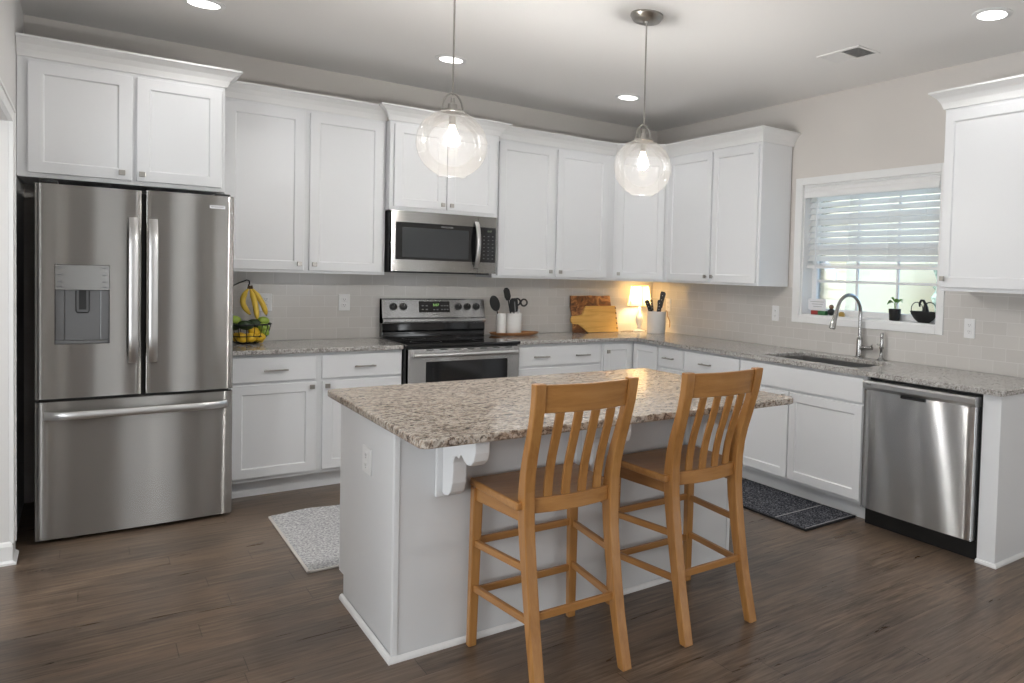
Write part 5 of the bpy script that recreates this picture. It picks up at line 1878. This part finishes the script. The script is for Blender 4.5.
knife('thick black knife handle leaning beside the tallest one in the crock', (kx - 0.010, ky - 0.020, kz), (0.02, -0.12, 1), 0.180, 0.115, 0.019)
knife('black knife handle leaning towards the cutting boards out of the crock', (kx + 0.030, ky + 0.010, kz), (-0.40, 0.12, 1), 0.185, 0.125, 0.018)
knife('short brown-black knife handle at the back of the crock', (kx + 0.015, ky + 0.030, kz), (-0.18, 0.02, 1), 0.195, 0.105, 0.010)
st = thing('leather_strap', 'thin brown leather strap hanging down the side of the knife crock', 'strap', (kx + 0.06, ky - 0.08, CT))
bm = B()
tube(bm, [(kx + 0.056, ky - 0.060, CT + 0.206), (kx + 0.066, ky - 0.069, CT + 0.202), (kx + 0.070, ky - 0.073, CT + 0.16), (kx + 0.085, ky - 0.090, CT + 0.11), (kx + 0.085, ky - 0.092, CT + 0.07), (kx + 0.082, ky - 0.090, CT + 0.055)], 0.0042, 6)
part('strap', bm, LEATHER, st)

# ------------------------------------------------------------------ on the window sill
sx = 0.045
def sbox(name, y0, y1, z0, z1, m, label, cat, x0=0.02, x1=0.05):
    bm = B(); wbox(bm, x0, x1, y0, y1, z0, z1)
    return obj(name, bm, m, loc=((x0 + x1) / 2, (y0 + y1) / 2, z0), bevel=0.002, label=label, cat=cat)
SZ = SILL + 0.0006
cd = sbox('recipe_card', -2.165, -1.985, SZ + 0.0305, SZ + 0.118, PAPER, 'small white printed card standing on the left end of the window sill', 'card', 0.045, 0.049)
bm = B()
for k in range(3):
    wbox(bm, 0.0440, 0.0448, -2.145 + 0.01 * k, -2.01 - 0.015 * k, SZ + 0.095 - k * 0.018, SZ + 0.098 - k * 0.018)
obj('print', bm, PRINTW, cd)
bm = B()
t = thing('card_holder', 'small red and green block under the white card on the sill', 'block', (0.047, -2.09, SZ))
bm = B(); wbox(bm, 0.030, 0.064, -2.100, -2.030, SZ, SZ + 0.030); part('red_half', bm, REDP, t, bevel=0.001, label='red half')
bm = B(); wbox(bm, 0.030, 0.064, -2.172, -2.1003, SZ, SZ + 0.030); part('green_half', bm, GRNP, t, bevel=0.001, label='green half')
t = thing('trinket', 'small dark figurine-like ornament on the sill behind the faucet neck', 'ornament', (0.04, -2.225, SZ))
bm = ball(0.030, (0.04, -2.225, SZ + 0.026), 0.9, 1.0, 0.85); part('base', bm, BLACKM, t, smooth=True)
bm = ball(0.018, (0.04, -2.225, SZ + 0.064), 1, 1, 1); part('top', bm, mat('ornament_brown', (0.16, 0.09, 0.05), 0.6), t, smooth=True)
bm = B(); lathe(bm, [(0, SZ), (0.022, SZ), (0.024, SZ + 0.02), (0.014, SZ + 0.032), (0, SZ + 0.034)], (0.04, -2.325, 0), 16)
obj('small_dish', bm, mat('ochre_glaze', (0.42, 0.27, 0.06), 0.4), smooth=True, loc=(0.04, -2.325, SZ), label='tiny ochre pot on the sill just right of the faucet spray head', cat='pot')
# potted plant
py_ = -2.788
t = thing('potted_plant', 'small green leafy plant in a black pot on the window sill', 'plant', (0.045, py_, SZ))
bm = B(); lathe(bm, [(0, SZ), (0.033, SZ), (0.036, SZ + 0.004), (0.042, SZ + 0.076), (0.042, SZ + 0.080), (0.037, SZ + 0.080), (0.036, SZ + 0.068), (0, SZ + 0.068)], (0.045, py_, 0), 28)
part('pot', bm, BLACKM, t, smooth=True)
bm = B(); lathe(bm, [(0, SZ + 0.0685), (0.0355, SZ + 0.0685), (0.0355, SZ + 0.0715), (0, SZ + 0.0735)], (0.045, py_, 0), 16)
part('soil', bm, SOIL, t)
def leaf(root, tip, w, droop):
    bm = B()
    root, tip = Vector(root), Vector(tip)
    ax = tip - root
    side = ax.cross(Vector((0.35, 0.1, 1))).normalized()
    rows = []
    N = 8
    for i in range(N + 1):
        s = i / N
        ww = w * (math.sin(PI * s ** 0.75)) * (1 - 0.15 * s)
        c = root + ax * s + Vector((0, 0, droop * math.sin(PI * s) - droop * 0.6 * s * s))
        rows.append([bm.verts.new(c - side * ww + Vector((0, 0, 0.006 * (ww / w)))), bm.verts.new(c), bm.verts.new(c + side * ww + Vector((0, 0, 0.006 * (ww / w))))])
    for A, C_ in zip(rows, rows[1:]):
        for k in (0, 1):
            bm.faces.new((A[k], A[k + 1], C_[k + 1], C_[k]))
    bmesh.ops.remove_doubles(bm, verts=bm.verts[:], dist=1e-5)
    bmesh.ops.solidify(bm, geom=bm.faces[:], thickness=0.0008)
    part('leaf', bm, LEAF, t, smooth=True, angle=60)
ptx, ptz = 0.045, SZ + 0.072
for (rt, tp, w, dr) in (((0.04, py_ - 0.004, ptz + 0.05), (0.030, py_ - 0.075, ptz + 0.060), 0.026, 0.014), ((0.045, py_ + 0.006, ptz + 0.045), (0.030, py_ + 0.058, ptz + 0.040), 0.026, 0.012),
                        ((0.045, py_ + 0.002, ptz + 0.05), (0.028, py_ + 0.028, ptz + 0.085), 0.020, 0.01), ((0.05, py_ - 0.006, ptz + 0.035), (0.085, py_ - 0.04, ptz + 0.075), 0.022, 0.01)):
    leaf(rt, tp, w, dr)
bm = B()
for rt in ((0.04, py_ - 0.004, ptz + 0.05), (0.045, py_ + 0.006, ptz + 0.045), (0.045, py_ + 0.002, ptz + 0.05), (0.05, py_ - 0.006, ptz + 0.035)):
    tube(bm, [(0.045, py_, ptz - 0.003), rt], 0.0018, 5)
part('stems', bm, LEAF, t)
# black fountain-like bowl with loop handles
by2 = -3.020
t = thing('decorative_bowl', 'black bowl with wire loop handles on the right end of the window sill', 'bowl', (0.045, by2, SZ))
bm = B(); lathe(bm, [(0, SZ), (0.040, SZ), (0.072, SZ + 0.022), (0.096, SZ + 0.052), (0.106, SZ + 0.074), (0.102, SZ + 0.075), (0.090, SZ + 0.055), (0.065, SZ + 0.028), (0, SZ + 0.018)], (0.0, 0.0, 0), 36)
for v in bm.verts:
    v.co = Vector((0.045 + v.co.x * 0.40, by2 + v.co.y, v.co.z))
part('bowl', bm, BLACKM, t, smooth=True)
for yy, r, rr in ((by2 + 0.055, 0.045, 0.0028), (by2 - 0.045, 0.048, 0.0036)):
    bm = B()
    tube(bm, [(0.045, yy + r * math.cos(a), SZ + 0.088 + r * math.sin(a)) for a in [math.radians(-28 + 236 * k / 20) for k in range(21)]], rr, 8)
    part('loop_handle', bm, BLACKM, t, smooth=True)
bm = B()
tube(bm, [(0.045, by2 - 0.012, SZ + 0.030), (0.045, by2 - 0.014, SZ + 0.075), (0.045, by2 - 0.012, SZ + 0.100), (0.045, by2 - 0.008, SZ + 0.125), (0.045, by2 + 0.006, SZ + 0.146), (0.045, by2 + 0.024, SZ + 0.146), (0.045, by2 + 0.036, SZ + 0.126), (0.045, by2 + 0.034, SZ + 0.104)], [0.020, 0.022, 0.017, 0.010, 0.0085, 0.008, 0.008, 0.006], 10)
part('spout_figure', bm, BLACKM, t, smooth=True)
